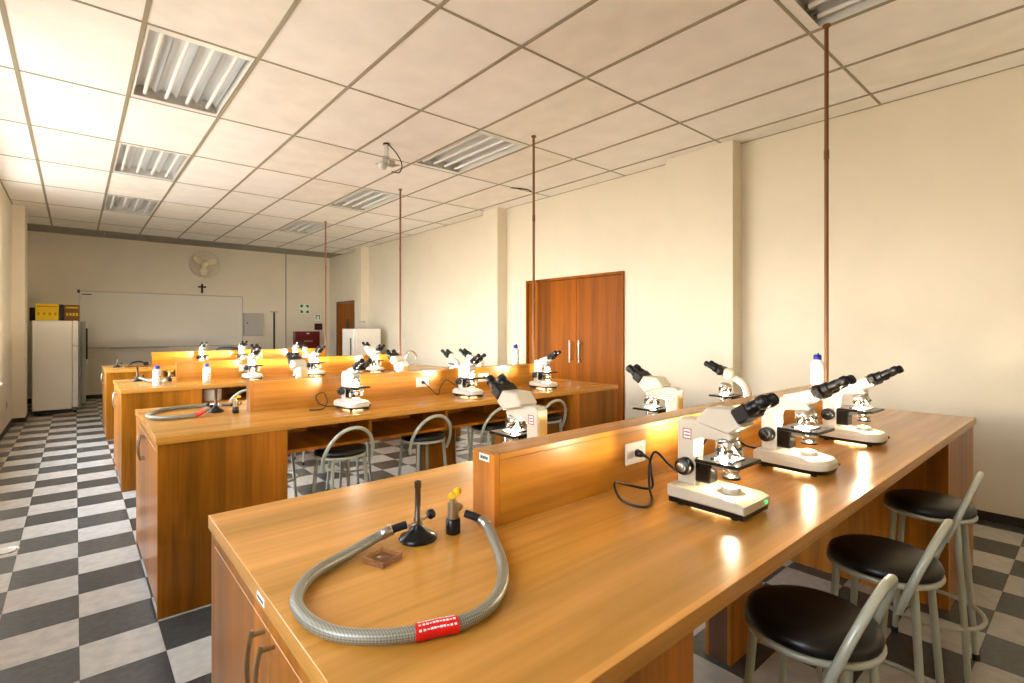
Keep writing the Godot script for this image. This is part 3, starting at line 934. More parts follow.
	part("drive_knob", rod(Vector3(0.058, 0.106, 0.02), Vector3(0.058, 0.122, 0.02), 0.0125, 0.0125, 14, 0.001), M.brushed, sd)
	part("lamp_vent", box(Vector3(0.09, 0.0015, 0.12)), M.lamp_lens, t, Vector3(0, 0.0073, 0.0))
	for s in [-1, 1]:
		var k := part("focus_knob", rod(Vector3(s * 0.026, 0.115, -0.086), Vector3(s * 0.056, 0.115, -0.086), 0.027, 0.026, 22, 0.003), M.black_plastic, t)
		part("fine_knob", rod(Vector3(s * 0.056, 0.115, -0.086), Vector3(s * 0.066, 0.115, -0.086), 0.016, 0.014, 18, 0.002), M.brushed if kind == 0 else M.black_metal, k)
	part("indicator_light", box(Vector3(0.012, 0.009, 0.004), 0.001), M.green_led if kind == 0 else M.black_plastic, t, Vector3(0.058, 0.034 if kind == 0 else 0.03, 0.1215 if kind == 0 else 0.122))
	return t

func add_lamp(t: Node3D, e: float) -> void:
	if e <= 0.0: return
	var l := OmniLight3D.new()
	l.name = "lamp_glow"
	l.omni_range = 20.0
	l.omni_attenuation = 2.0
	l.light_color = Color(1.0, 0.90, 0.72)
	l.light_energy = e
	l.light_size = 0.012
	l.shadow_enabled = true
	t.add_child(l, true)
	l.position = Vector3(0, 0.088, 0.045)
	# the beam leaves the condenser through the opening in the stage and spreads past the objectives
	var g := l.duplicate()
	g.name = "stage_glow"
	g.light_energy = stage_energy * e / lamp_energy
	g.light_color = Color(1.0, 0.94, 0.83)
	t.add_child(g, true)
	g.position = Vector3(0, 0.162, 0.035)
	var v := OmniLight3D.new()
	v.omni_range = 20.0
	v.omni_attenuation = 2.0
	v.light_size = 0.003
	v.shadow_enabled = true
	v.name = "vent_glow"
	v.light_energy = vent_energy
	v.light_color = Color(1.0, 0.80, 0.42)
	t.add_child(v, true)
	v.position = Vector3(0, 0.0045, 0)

func cable(t: Node3D, pts: Array) -> void:
	part("power_cable", pipe(smooth_path(pts, 6), 0.0042, 8), M.black_plastic, t)

# ---------------------------------------------------------------- burners, valves, hoses, bottles
func burner(at: Vector3, turn: float, label: String) -> void:
	var t := thing("gas_burner", label, "burner", at, turn, "gas burners on the benches")
	part("burner_base", turned([Vector2(0, 0), Vector2(0.047, 0), Vector2(0.049, 0.004), Vector2(0.046, 0.010), Vector2(0.026, 0.022), Vector2(0.014, 0.032), Vector2(0.012, 0.04), Vector2(0, 0.04)], 28), M.black_metal, t)
	part("burner_tube", turned([Vector2(0, 0.036), Vector2(0.0115, 0.036), Vector2(0.0115, 0.054), Vector2(0.009, 0.058), Vector2(0.009, 0.074), Vector2(0.0078, 0.076), Vector2(0.0078, 0.132), Vector2(0.0092, 0.134), Vector2(0.0092, 0.15), Vector2(0.007, 0.15), Vector2(0.007, 0.14), Vector2(0, 0.14)], 16), M.gunmetal, t)
	var ad := part("air_valve", rod(Vector3(0, 0.044, 0), Vector3(0.045, 0.0505, 0), 0.003, 0.003, 8), M.brushed, t)
	part("valve_knob", rod(Vector3(0.04, 0.05, 0), Vector3(0.056, 0.052, 0), 0.013, 0.013, 16, 0.003), M.black_plastic, ad)
	part("gas_inlet", rod(Vector3(0, 0.044, 0), Vector3(-0.03, 0.042, 0), 0.006, 0.0055, 10), M.brushed, t)

func gas_valve(at: Vector3, turn: float, label: String) -> void:
	var t := thing("gas_valve", label, "valve", at, turn, "gas valves on the benches")
	t.scale = Vector3.ONE * 1.18
	part("valve_base", rod(Vector3.ZERO, Vector3(0, 0.035, 0), 0.017, 0.0165, 16, 0.002), M.black_metal, t)
	var st := mb()
	cyl(st, Vector3(0, 0.033, 0), Vector3(0, 0.045, 0), 0.014, 0.014, 6)
	cyl(st, Vector3(0, 0.045, 0), Vector3(0, 0.07, 0), 0.0125, 0.0125, 14)
	cyl(st, Vector3(0, 0.07, 0), Vector3(0, 0.078, 0), 0.008, 0.007, 12)
	cyl(st, Vector3(0, 0.055, 0), Vector3(0.03, 0.05, 0), 0.011, 0.010, 12)
	part("valve_body", st.commit(), M.brass, t)
	st = mb()
	cbox(st, Vector3(0.006, 0.084, 0), Vector3(0.042, 0.007, 0.014), 0.002)
	cbox(st, Vector3(0.021, 0.089, 0), Vector3(0.016, 0.013, 0.015), 0.003)
	cbox(st, Vector3(-0.009, 0.087, 0), Vector3(0.013, 0.012, 0.013), 0.003)
	part("lever", st.commit(), M.yellow, t)

func gas_hose(pts: Array, r: float, red: Array, label: String) -> void:
	var c: Vector3 = pts[pts.size() / 2]
	c.y = TOP
	var t := thing("gas_hose", label, "hose", c, 0.0, "braided gas hoses on the benches")
	var path := smooth_path(pts, 6)
	var loc := []
	for p in path: loc.append(p - c)
	var n := loc.size()
	var e := 9
	part("hose_body", pipe(loc.slice(e - 1, n - e + 1), r, 12), M.braided_hose, t)
	part("rubber_end", pipe(loc.slice(0, e), r * 0.8, 10), M.rubber, t)
	part("rubber_end", pipe(loc.slice(n - e), r * 0.8, 10), M.rubber, t)
	for k in [e - 1, n - e]:
		var d: Vector3 = (loc[k + 1] - loc[k - 1]).normalized()
		part("crimp_ring", rod(loc[k] - d * 0.014, loc[k] + d * 0.014, r * 1.1, r * 1.1, 14, 0.001), M.brushed, t)
	if red:
		var a: int = red[0] * 6
		var b: int = red[1] * 6
		var w := part("red_tag", pipe(loc.slice(a, b + 1), r * 1.16, 12), M.red_tape, t)
		var mid: int = (a + b) / 2
		# rows of small white print around the tag
		for i in range(a + 1, b):
			var p: Vector3 = loc[i]
			var d: Vector3 = (loc[i + 1] - loc[i - 1]).normalized()
			var s := d.cross(Vector3.UP).normalized()
			for q in 4:
				var ang := lerpf(-0.95, 0.95, q / 3.0)
				var nn := Vector3.UP * cos(ang) + s * sin(ang)
				var o := part("print", box(Vector3(r * 0.35, 0.0006, r * (0.28 if (i + q) % 3 else 0.16))), M.paper, w, p + nn * r * 1.165)
				o.basis = Basis(d, nn, d.cross(nn))

func bottle(at: Vector3, label: String, nozzle: bool, s := 1.0) -> void:
	var t := thing("squeeze_bottle", label, "bottle", at, 0.0, "plastic bottles on the benches")
	part("bottle_body", turned([Vector2(0, 0), Vector2(0.028, 0), Vector2(0.031, 0.004), Vector2(0.031, 0.115), Vector2(0.028, 0.125), Vector2(0.017, 0.134), Vector2(0.016, 0.14), Vector2(0, 0.14)], 22, Transform3D(Basis.from_scale(Vector3.ONE * s), Vector3.ZERO)), M.bottle_plastic, t)
	var cp := part("cap", turned([Vector2(0, 0.137), Vector2(0.019, 0.137), Vector2(0.019, 0.158), Vector2(0.014, 0.164), Vector2(0, 0.164)], 18, Transform3D(Basis.from_scale(Vector3.ONE * s), Vector3.ZERO)), M.blue_cap, t)
	part("paper_label", turned([Vector2(0.0314, 0.03), Vector2(0.0314, 0.085)], 22, Transform3D(Basis.from_scale(Vector3.ONE * s), Vector3.ZERO)), M.paper, t)
	for k in 6:
		var a := 0.2 + k * 0.42
		part("print", box(Vector3(0.008, 0.012 if k % 2 else 0.006, 0.0006) * s), M.ink, t, Vector3(sin(a) * 0.0316, 0.05 + 0.02 * (k % 2), cos(a) * 0.0316) * s, Vector3(0, a, 0))
	if nozzle:
		part("nozzle", pipe(smooth_path([Vector3(0, 0.162, 0), Vector3(0, 0.18, 0.002), Vector3(0.006, 0.196, 0.002), Vector3(0.018, 0.192, 0)], 4), 0.0035, 8), M.blue_cap, cp)

# ---------------------------------------------------------------- things around the room
func fridge_left() -> void:
	var t := thing("refrigerator", "tall white refrigerator side-on against the far left corner", "refrigerator", P(-0.22, 0, 12.0))
	slab("body", t, M.fridge_white, -0.555, -0.045, 0.07, 1.60, 11.70, 12.32, 0.012)
	slab("plinth", t, M.seam, -0.53, -0.05, 0.015, 0.07, 11.74, 12.30)
	var fz := slab("freezer_door", t, M.fridge_white, -0.038, 0.035, 1.165, 1.60, 11.70, 12.32, 0.010)
	slab("fridge_door", t, M.fridge_white, -0.038, 0.035, 0.09, 1.155, 11.70, 12.32, 0.010)
	for s in [[-0.46, 11.76], [0.0, 11.76], [-0.46, 12.26], [-0.07, 12.26]]:
		part("foot", rod(Vector3.ZERO, Vector3(0, 0.03, 0), 0.018, 0.015, 10), M.rubber, t, P(s[0], 0, s[1]) - t.position)
	var t2 := thing("upright_freezer", "grey white upright freezer standing behind the refrigerator", "freezer", P(-0.17, 0, 12.9))
	slab("body", t2, M.fridge_grey, -0.48, 0.08, 0.0, 1.60, 12.55, 13.1, 0.012)
	var dr := slab("door", t2, M.fridge_grey, 0.088, 0.15, 0.06, 1.60, 12.55, 13.1, 0.010)
	var hb := part("handle", box(Vector3(0.03, 0.62, 0.03), 0.006), M.seam, dr, Vector3(0.045, 0.345, 0.22))
	for s in [-1, 1]:
		part("handle_end", box(Vector3(0.036, 0.10, 0.036), 0.006), M.white_enamel, hb, Vector3(0, s * 0.34, 0))

func carton(called: String, label: String, m: Material, x0: float, x1: float, y0: float, y1: float, d0: float, d1: float, band: Material = null) -> void:
	var t := thing(called, label, "box", P((x0 + x1) / 2, y0, (d0 + d1) / 2), 0.0, "boxes on the refrigerator")
	slab("carton_body", t, m, x0, x1, y0, y1, d0, d1, 0.004)
	for s in [-1, 1]:
		part("flap", box(Vector3(x1 - x0 - 0.01, 0.003, (d1 - d0) / 2 - 0.004)), m, t, Vector3(0, y1 - y0 + 0.002, s * (d1 - d0) / 4))
	if band:
		slab("printed_band", t, band, x0 + 0.02, x1 - 0.02, y1 - 0.055, y1 - 0.03, d0 - 0.002, d0)
		for k in 4:
			var xk := lerpf(x0 + 0.04, x1 - 0.04, k / 3.0)
			slab("printed_mark", t, band, xk - 0.014, xk + 0.014, y0 + 0.09, y0 + 0.14, d0 - 0.002, d0)

func wall_fan() -> void:
	var c := P(2.276, 2.95, DF - 0.2)
	var t := thing("wall_fan", "round cream wall fan with three blades above the whiteboard", "fan", c)
	part("motor", rod(Vector3(0, 0, -0.14), Vector3(0, 0, -0.02), 0.075, 0.07, 20, 0.012), M.fan_cream, t)
	part("wall_bracket", pipe([Vector3(0, -0.02, -0.198), Vector3(0, -0.02, -0.10)], 0.03, 12), M.fan_cream, t)
	for k in 3:
		var st := mb()
		var poly := [Vector2(-0.03, 0.04), Vector2(0.03, 0.04), Vector2(0.085, 0.14), Vector2(0.085, 0.22), Vector2(0.04, 0.265), Vector2(-0.03, 0.25), Vector2(-0.06, 0.16)]
		extrude(st, poly, 0.005, 0.001, Transform3D(Basis(Vector3.BACK, TAU * k / 3 + PI) * Basis(Vector3.UP, 0.35), Vector3.ZERO))
		part("blade", st.commit(), M.fan_cream, t)
	part("hub", rod(Vector3(0, 0, -0.02), Vector3(0, 0, 0.035), 0.045, 0.035, 18, 0.008), M.fan_cream, t)
	var st := mb()
	for rr in [0.30, 0.315]:
		var ring := []
		for k in 36: ring.append(Vector3(cos(TAU * k / 36) * rr, sin(TAU * k / 36) * rr, 0.0 if rr > 0.31 else 0.03))
		tube(st, ring, 0.0035, 6, true)
	for rr in [0.1, 0.2]:
		var ring := []
		for k in 30: ring.append(Vector3(cos(TAU * k / 30) * rr, sin(TAU * k / 30) * rr, 0.065 - rr * 0.1))
		tube(st, ring, 0.002, 5, true)
	for k in 16:
		var d := Vector3(cos(TAU * k / 16), sin(TAU * k / 16), 0)
		tube(st, [d * 0.05 + Vector3(0, 0, 0.062), d * 0.2 + Vector3(0, 0, 0.05), d * 0.3 + Vector3(0, 0, 0.03)], 0.0009, 4)
		tube(st, [d * 0.06 + Vector3(0, 0, -0.09), d * 0.25 + Vector3(0, 0, -0.06), d * 0.313], 0.0009, 4)
	part("guard", st.commit(), M.fan_wire, t)
	part("badge", rod(Vector3(0, 0, 0.058), Vector3(0, 0, 0.068), 0.05, 0.045, 20, 0.003), M.fan_cream, t)

func far_wall_things() -> void:
	var y := 0.0
	var wb := thing("whiteboard", "wide whiteboard with thin aluminium frame on the far wall", "whiteboard", P(1.6, 1.05, DF - 0.01))
	slab("board", wb, M.whiteboard, 0.08, 3.1, 1.07, 2.23, DF - 0.018, DF - 0.002)
	slab("frame_top", wb, M.aluminium, 0.06, 3.12, 2.23, 2.25, DF - 0.025, DF, 0.003)
	slab("frame_bottom", wb, M.aluminium, 0.06, 3.12, 1.05, 1.07, DF - 0.025, DF, 0.003)
	slab("frame_side", wb, M.aluminium, 0.06, 0.08, 1.07, 2.23, DF - 0.025, DF, 0.003)
	slab("frame_side", wb, M.aluminium, 3.10, 3.12, 1.07, 2.23, DF - 0.025, DF, 0.003)
	slab("pen_tray", wb, M.aluminium, 0.55, 1.6, 1.035, 1.05, DF - 0.09, DF, 0.003)
	slab("corner_clip", wb, M.seam, 0.03, 0.07, 2.2, 2.27, DF - 0.03, DF)
	slab("printed_note", wb, M.seam, 0.10, 0.26, 2.165, 2.185, DF - 0.0195, DF - 0.018)
	var cr := thing("wall_cross", "small dark wooden cross under the wall fan", "cross", P(2.255, 2.3, DF - 0.012))
	slab("upright", cr, M.cross_wood, 2.235, 2.275, 2.295, 2.51, DF - 0.022, DF - 0.001, 0.002)
	slab("crossbar", cr, M.cross_wood, 2.175, 2.335, 2.42, 2.458, DF - 0.023, DF - 0.002, 0.002)
	var ep := thing("electrical_panel", "flat grey metal panel box beside the whiteboard", "electrical panel", P(3.36, 1.28, DF - 0.03))
	slab("box_body", ep, M.panel_grey, 3.135, 3.58, 1.28, 1.845, DF - 0.05, DF, 0.004)
	slab("panel_door", ep, M.panel_grey, 3.155, 3.56, 1.30, 1.825, DF - 0.058, DF - 0.05, 0.003)
	part("latch", rod(Vector3(0, 0, 0), Vector3(0, 0, 0.015), 0.016, 0.014, 12), M.seam, ep, P(3.21, 1.60, DF - 0.057) - ep.position)
	var po := thing("wall_conduit", "short dark vertical conduit on the far wall below a ledge", "conduit", P(3.843, 0.9, DF - 0.015))
	slab("conduit_strip", po, M.seam, 3.825, 3.861, 0.9, 1.88, DF - 0.03, DF, 0.003)
	slab("conduit_cap", po, M.conduit_grey, 3.75, 3.93, 1.88, 1.90, DF - 0.035, DF, 0.003)
	for s in [["wall_sign", "larger green and white square safety sign on the far wall", 4.602, 1.985, 0.13, 0], ["wall_sign", "smaller green and white safety sign on the far wall", 4.949, 1.762, 0.09, 1]]:
		var g := thing(s[0], s[1], "sign", P(s[2], s[3] - s[4], DF - 0.004), 0.0, "green safety signs")
		part("sign_plate", box(Vector3(s[4] * 2, s[4] * 2, 0.006), 0.001), M.sign_white, g, Vector3(0, s[4], 0))
		if s[5] == 0:
			for q in [[-1, -1], [1, -1], [-1, 1], [1, 1]]:
				part("green_corner", box(Vector3(s[4] * 0.55, s[4] * 0.55, 0.002)), M.sign_green, g, Vector3(q[0] * s[4] * 0.55, s[4] + q[1] * s[4] * 0.55, 0.004))
			part("white_disc", rod(Vector3(0, s[4], 0.004), Vector3(0, s[4], 0.006), s[4] * 0.6, s[4] * 0.6, 24), M.sign_white, g)
		else:
			part("green_border", box(Vector3(s[4] * 1.3, s[4] * 0.25, 0.002)), M.sign_green, g, Vector3(0, s[4] * 1.55, 0.004))
			for q in [-1, 1]:
				part("green_border", box(Vector3(s[4] * 0.25, s[4] * 0.9, 0.002)), M.sign_green, g, Vector3(q * s[4] * 0.5, s[4] * 0.95, 0.004))
	var al := thing("alarm_box", "small dark square alarm box below the green signs", "alarm", P(4.957, 1.43, DF - 0.03))
	slab("alarm_case", al, M.cross_wood, 4.86, 5.05, 1.43, 1.60, DF - 0.06, DF, 0.006)
	part("alarm_glass", box(Vector3(0.09, 0.06, 0.004)), M.fire_red, al, P(4.957, 1.515, DF - 0.061) - al.position)
	var rb := thing("fire_cabinet", "dark red fire cabinet low on the far wall", "fire cabinet", P(4.62, 0.82, DF - 0.1))
	slab("cabinet_case", rb, M.fire_red, 4.31, 4.93, 0.82, 1.39, DF - 0.2, DF, 0.006)
	slab("cabinet_door", rb, M.fire_red, 4.33, 4.91, 0.84, 1.37, DF - 0.212, DF - 0.2, 0.004)
	slab("name_strip", rb, M.brass, 4.52, 4.74, 1.11, 1.16, DF - 0.214, DF - 0.212)
	slab("badge", rb, M.paper, 4.58, 4.66, 1.32, 1.35, DF - 0.214, DF - 0.212)
	# small fridge by the far door
	var f := thing("small_refrigerator", "low white refrigerator near the far brown door", "refrigerator", P(4.78, 0, 10.6))
	slab("body", f, M.fridge_white, 4.50, 5.06, 0.05, 1.46, 10.3, 10.9, 0.012)
	var dr := slab("door", f, M.fridge_white, 4.44, 4.493, 0.07, 1.46, 10.3, 10.9, 0.010)
	part("handle", pipe([Vector3(-0.045, 0.5, 0.2), Vector3(-0.045, 0.1, 0.2)], 0.012, 8), M.seam, dr)
	slab("plinth", f, M.seam, 4.52, 5.04, 0.0, 0.05, 10.33, 10.87)
	var bx := thing("instrument", "small white instrument standing on the low refrigerator", "instrument", P(4.72, 1.46, 10.55))
	part("instrument_base", box(Vector3(0.2, 0.05, 0.14), 0.008), M.scope_white, bx, Vector3(0, 0.025, 0))
	part("instrument_column", pipe([Vector3(0.06, 0.04, 0), Vector3(0.06, 0.14, 0)], 0.02, 10), M.scope_white, bx)
	part("instrument_head", box(Vector3(0.12, 0.04, 0.06), 0.008), M.fridge_grey, bx, Vector3(0.03, 0.15, 0))

func ceiling_camera() -> void:
	var t := thing("ceiling_camera", "small security camera hanging from the ceiling on a bracket", "camera", P(2.46, H - 0.3, 4.88))
	part("mount_plate", rod(Vector3(0, 0.285, 0), Vector3(0, 0.3, 0), 0.035, 0.035, 16, 0.002), M.black_metal, t)
	part("bracket_tube", rod(Vector3(0, 0.16, 0), Vector3(0, 0.286, 0), 0.022, 0.022, 14, 0.002), M.scope_white, t)
	part("swivel", rod(Vector3(-0.025, 0.15, 0), Vector3(0.025, 0.15, 0), 0.024, 0.024, 14, 0.003), M.brushed, t)
	var st := mb()
	cbox(st, Vector3(0, 0.105, 0.02), Vector3(0.075, 0.06, 0.14), 0.008, Transform3D(Basis(Vector3.RIGHT, 0.35), Vector3.ZERO))
	part("camera_body", st.commit(), M.brushed, t)
	part("sun_shield", box(Vector3(0.2, 0.008, 0.16), 0.002), M.fridge_grey, t, Vector3(0.0, 0.078, 0.02), Vector3(0.1, 0, 0))
	part("lens_dome", turned([Vector2(0, 0.0), Vector2(0.03, 0.006), Vector2(0.045, 0.028), Vector2(0.045, 0.06), Vector2(0, 0.066)], 18), M.scope_white, t, Vector3(-0.05, 0.012, 0.02))
	part("camera_cable", pipe(smooth_path([Vector3(0.03, 0.292, 0), Vector3(0.12, 0.22, 0), Vector3(0.18, 0.12, 0.0), Vector3(0.15, 0.03, 0.0), Vector3(0.06, 0.02, 0.0)], 6), 0.006, 8), M.black_plastic, t)
	var c := thing("cable_stub", "short dark cable end stuck to the ceiling near the right wall", "cable", P(4.63, H - 0.02, 5.23))
	part("cable_run", pipe(smooth_path([Vector3(-0.12, 0.012, -0.05), Vector3(-0.02, 0.01, 0), Vector3(0.1, 0.006, 0.04), Vector3(0.16, -0.02, 0.06)], 5), 0.009, 8), M.seam, c)
	part("cable_clip", box(Vector3(0.04, 0.02, 0.03), 0.003), M.seam, c, Vector3(0.0, 0.01, 0))

# ---------------------------------------------------------------- put it all together
func _ready() -> void:
	rng.seed = 7
	set_view()
	make_materials()
	build_floor()
	build_ceiling()
	build_walls()
	build_doors()
	var fl := ["frontmost of the left row, above the aisle", "second in the left row, above the aisle", "third and farthest in the left row", "frontmost of the middle row, beside the second conduit", "second in the middle row, by the hanging camera", "farthest of the middle row", "at the top edge above the nearest conduit", "out of view above the viewer"]
	for k in FIX.size():
		build_fixture(FIX[k][0], FIX[k][1], "unlit four-tube ceiling light, " + fl[k])
	bench(0, 0.295, 4.19, 0.518, 0.87, 3.6, "")
	bench(1, 0.305, 4.0, 3.08, 0.87, 3.46, "")
	bench(2, 0.305, 4.0, 5.70, 0.80, 3.39, "")
	bench(3, 0.30, 4.0, 8.5, 0.85, 3.40, "")
	# stools
	var proto := make_stool()
	var stools := [
		[1.485, 0.51, 0.0, "stool nearest the viewer at the right of the nearest bench"],
		[2.07, 0.49, 0.0, "middle of the three stools along the nearest bench"],
		[2.86, 0.51, 0.05, "stool closest to the wall end of the nearest bench"],
		[1.285, 3.18, 0.1, "stool closest to the aisle at the second bench, near side"],
		[1.91, 3.22, 0.05, "second stool from the aisle at the second bench, near side"],
		[2.53, 3.21, 0.0, "third stool from the aisle at the second bench, near side"],
		[3.11, 3.21, 0.0, "stool by the wall end cabinet of the second bench, near side"],
		[1.22, 4.42, PI, "stool closest to the aisle on the far side of the second bench"],
		[1.85, 4.38, PI, "second stool on the far side of the second bench"],
		[2.95, 4.40, PI, "stool near the wall end on the far side of the second bench"],
		[1.28, 5.72, 0.1, "stool seen in the gap under the third bench worktop"],
		[2.0, 5.75, 0.0, "second stool at the near side of the third bench"]]
	for k in stools.size():
		var s: Array = stools[k]
		var o: Node3D = proto
		if k > 0:
			o = proto.duplicate()
			o.name = numbered("lab_stool")
			add_child(o)
		o.position = P(s[0], 0, s[1])
		o.rotation.y = s[2]
		o.set_meta("label", "black padded metal " + s[3])
	# microscopes
	var kinds := [make_scope(0), make_scope(1), make_scope(2)]
	var used := [false, false, false]
	var scopes := [
		[0, 1.49, 0.775, 0.0, 0.8, "boxy cream microscope with a green light, nearest the viewer on the nearest bench", 1],
		[1, 2.14, 0.79, -0.05, 0.8, "middle of the three lit microscopes on the near side of the nearest bench", 2],
		[1, 2.86, 0.80, -0.05, 0.8, "lit microscope closest to the wall on the near side of the nearest bench", 0],
		[0, 1.28, 1.44, PI, 0.8, "cream microscope showing its yellow back panel, behind the left part of the nearest riser", 0],
		[0, 2.19, 1.44, PI, 0.8, "cream microscope turned away, behind the middle of the nearest riser", 0],
		[2, 2.94, 1.44, PI, 0.8, "old curved-arm microscope behind the right part of the nearest riser", 0],
		[1, 1.44, 3.35, 0.1, 0.5, "white microscope closest to the aisle on the near side of the second bench", 3],
		[1, 2.42, 3.36, 0.0, 0.5, "white microscope in the middle of the near side of the second bench", 4],
		[1, 3.28, 3.37, 0.0, 0.5, "white microscope in front of the wooden double door on the second bench", 0],
		[0, 1.29, 3.99, PI, 0.5, "cream microscope seen from behind behind the second riser, closest to the aisle", 0],
		[0, 2.13, 3.99, PI, 0.5, "cream microscope seen from behind on the far side of the second bench, beside the tap", 0],
		[2, 2.70, 4.0, PI, 0.5, "curved-arm microscope on the far side of the second bench, by the bright wall patch", 0],
		[1, 1.46, 6.02, 0.0, 0.75, "white microscope closest to the aisle on the near side of the third bench", 5],
		[1, 2.13, 6.02, 0.1, 0.75, "white microscope in the middle of the near side of the third bench", 0],
		[1, 2.90, 6.05, 0.0, 0.75, "white microscope right of the middle on the near side of the third bench", 0],
		[1, 2.94, 3.99, PI + 0.15, 0.5, "white microscope behind the second riser, right beside the curved-arm one", 0],
		[0, 1.66, 6.62, PI, 0.75, "cream microscope on the far side of the third bench, closest to the aisle", 0],
		[2, 2.22, 6.62, PI, 0.75, "curved-arm microscope on the far side of the third bench, in front of the fire cabinet", 0],
		[0, 3.10, 6.64, PI, 0.75, "cream microscope on the far side of the third bench, in front of the low refrigerator", 0],
		[1, 1.44, 8.80, 0.0, 1.1, "white microscope closest to the aisle on the farthest bench", 0],
		[0, 1.98, 8.80, 0.0, 1.1, "white microscope beside the black cloth on the farthest bench", 0],
		[1, 2.80, 8.82, 0.0, 1.1, "white microscope left of the fire cabinet on the farthest bench", 0]]
	for k in scopes.size():
		var s: Array = scopes[k]
		var o: Node3D = kinds[s[0]]
		if used[s[0]]:
			o = kinds[s[0]].duplicate()
			o.name = numbered(["boxy_microscope", "microscope", "curved_arm_microscope"][s[0]])
			add_child(o)
		used[s[0]] = true
		o.position = P(s[1], TOP, s[2])
		o.rotation.y = s[3]
		o.set_meta("label", s[5])
		o.scale = Vector3.ONE * (1.07 if k == 1 or k == 2 else 1.0)   # two taller stands
		scopes[k].append(o)
	for s in scopes:
		add_lamp(s[7], lamp_energy * s[4])
	cable(scopes[0][7], [Vector3(0.0, 0.07, -0.118), Vector3(-0.01, 0.10, -0.16), Vector3(-0.04, 0.14, -0.19), Vector3(-0.03, 0.09, -0.22), Vector3(-0.06, 0.03, -0.2), Vector3(-0.12, 0.008, -0.15), Vector3(-0.19, 0.008, -0.13), Vector3(-0.22, 0.02, -0.19), Vector3(-0.19, 0.055, -0.24), Vector3(-0.12, 0.035, -0.235), Vector3(-0.05, 0.02, -0.20), Vector3(-0.02, 0.06, -0.22), Vector3(0.01, 0.09, -0.245), Vector3(0.019, 0.098, -0.262)])
	cable(scopes[1][7], [Vector3(0.0, 0.06, -0.112), Vector3(-0.02, 0.05, -0.16), Vector3(-0.10, 0.10, -0.2), Vector3(-0.2, 0.14, -0.19), Vector3(-0.28, 0.09, -0.20), Vector3(-0.3, 0.008, -0.22)])
	cable(scopes[6][7], [Vector3(0.0, 0.05, -0.112), Vector3(-0.06, 0.008, -0.15), Vector3(-0.16, 0.03, -0.14), Vector3(-0.20, 0.09, -0.13), Vector3(-0.15, 0.11, -0.12), Vector3(-0.13, 0.05, -0.11), Vector3(-0.17, 0.008, -0.09), Vector3(-0.26, 0.008, -0.10)])
	cable(scopes[7][7], [Vector3(0.0, 0.05, -0.112), Vector3(-0.04, 0.09, -0.17), Vector3(-0.09, 0.12, -0.2), Vector3(-0.15, 0.06, -0.19), Vector3(-0.18, 0.008, -0.18), Vector3(-0.22, 0.06, -0.23), Vector3(-0.262, 0.10, -0.246)])
	cable(scopes[12][7], [Vector3(0.0, 0.05, -0.112), Vector3(-0.03, 0.02, -0.16), Vector3(-0.05, 0.05, -0.2), Vector3(-0.024, 0.10, -0.215)])
	# burner sets
	burner(P(0.674, TOP, 1.161), 0.25, "gas burner on a round black foot inside the hose loop on the nearest bench")
	gas_valve(P(0.765, TOP, 1.134), 0.5, "gas valve with a yellow lever beside the nearest riser end")
	var hs := [P(0.79, 0.967, 1.115), P(0.815, 0.955, 1.08), P(0.815, 0.938, 1.04), P(0.785, 0.9325, 0.98)]
	for q in [[0.741, 0.902], [0.685, 0.828], [0.622, 0.777], [0.566, 0.757], [0.52, 0.758], [0.486, 0.771], [0.449, 0.783], [0.398, 0.812], [0.348, 0.863], [0.323, 0.928], [0.321, 1.003], [0.338, 1.051], [0.368, 1.094], [0.415, 1.13], [0.493, 1.163]]:
		hs.append(P(q[0], 0.9305, q[1]))
	hs.append_array([P(0.565, 0.938, 1.185), P(0.61, 0.951, 1.178), P(0.645, 0.9575, 1.168)])
	gas_hose(hs, 0.0128, [8, 10], "braided steel gas hose with a red tag looped on the nearest bench")
	burner(P(0.70, TOP, 3.80), 2.6, "gas burner at the end of the hose on the second bench")
	gas_valve(P(0.785, TOP, 3.66), 0.4, "gas valve with a yellow lever at the riser end of the second bench")
	hs = [P(0.77, 0.967, 3.69), P(0.75, 0.95, 3.85), P(0.72, 0.935, 4.02)]
	for q in [[0.62, 4.07], [0.50, 4.06], [0.40, 3.97], [0.34, 3.85], [0.345, 3.72], [0.40, 3.65], [0.48, 3.63], [0.56, 3.655]]:
		hs.append(P(q[0], 0.929, q[1]))
	hs.append_array([P(0.615, 0.94, 3.70), P(0.65, 0.952, 3.75), P(0.674, 0.957, 3.785)])
	gas_hose(hs, 0.0125, [10, 11], "grey gas hose with a red tag looped on the second bench")
	burner(P(0.49, TOP, 6.55), 0.0, "gas burner near the aisle end of the third bench")
	gas_valve(P(0.74, TOP, 6.3), 0.4, "gas valve with a yellow lever at the riser end of the third bench")
	hs = [P(0.74, 0.967, 6.27), P(0.70, 0.95, 6.2), P(0.68, 0.932, 6.15), P(0.62, 0.929, 6.35), P(0.60, 0.929, 6.5), P(0.66, 0.929, 6.6), P(0.70, 0.929, 6.45), P(0.60, 0.929, 6.28), P(0.54, 0.94, 6.4), P(0.50, 0.954, 6.5), P(0.485, 0.957, 6.53)]
	gas_hose(hs, 0.0115, [], "grey gas hose coiled behind the white bottle on the third bench")
	burner(P(0.45, TOP, 9.1), 0.3, "black gas burner on the aisle end of the farthest bench")
	var tr := thing("tool_tray", "dark tray of small tools on the farthest bench", "tray", P(0.68, TOP, 9.1))
	part("tray", box(Vector3(0.3, 0.012, 0.14), 0.004), M.dark_wood, tr, Vector3(0, 0.006, 0))
	part("tool", pipe(smooth_path([Vector3(-0.1, 0.02, 0), Vector3(-0.05, 0.06, 0.01), Vector3(0.04, 0.07, 0.0), Vector3(0.1, 0.02, 0.02)], 4), 0.01, 8), M.black_plastic, tr)
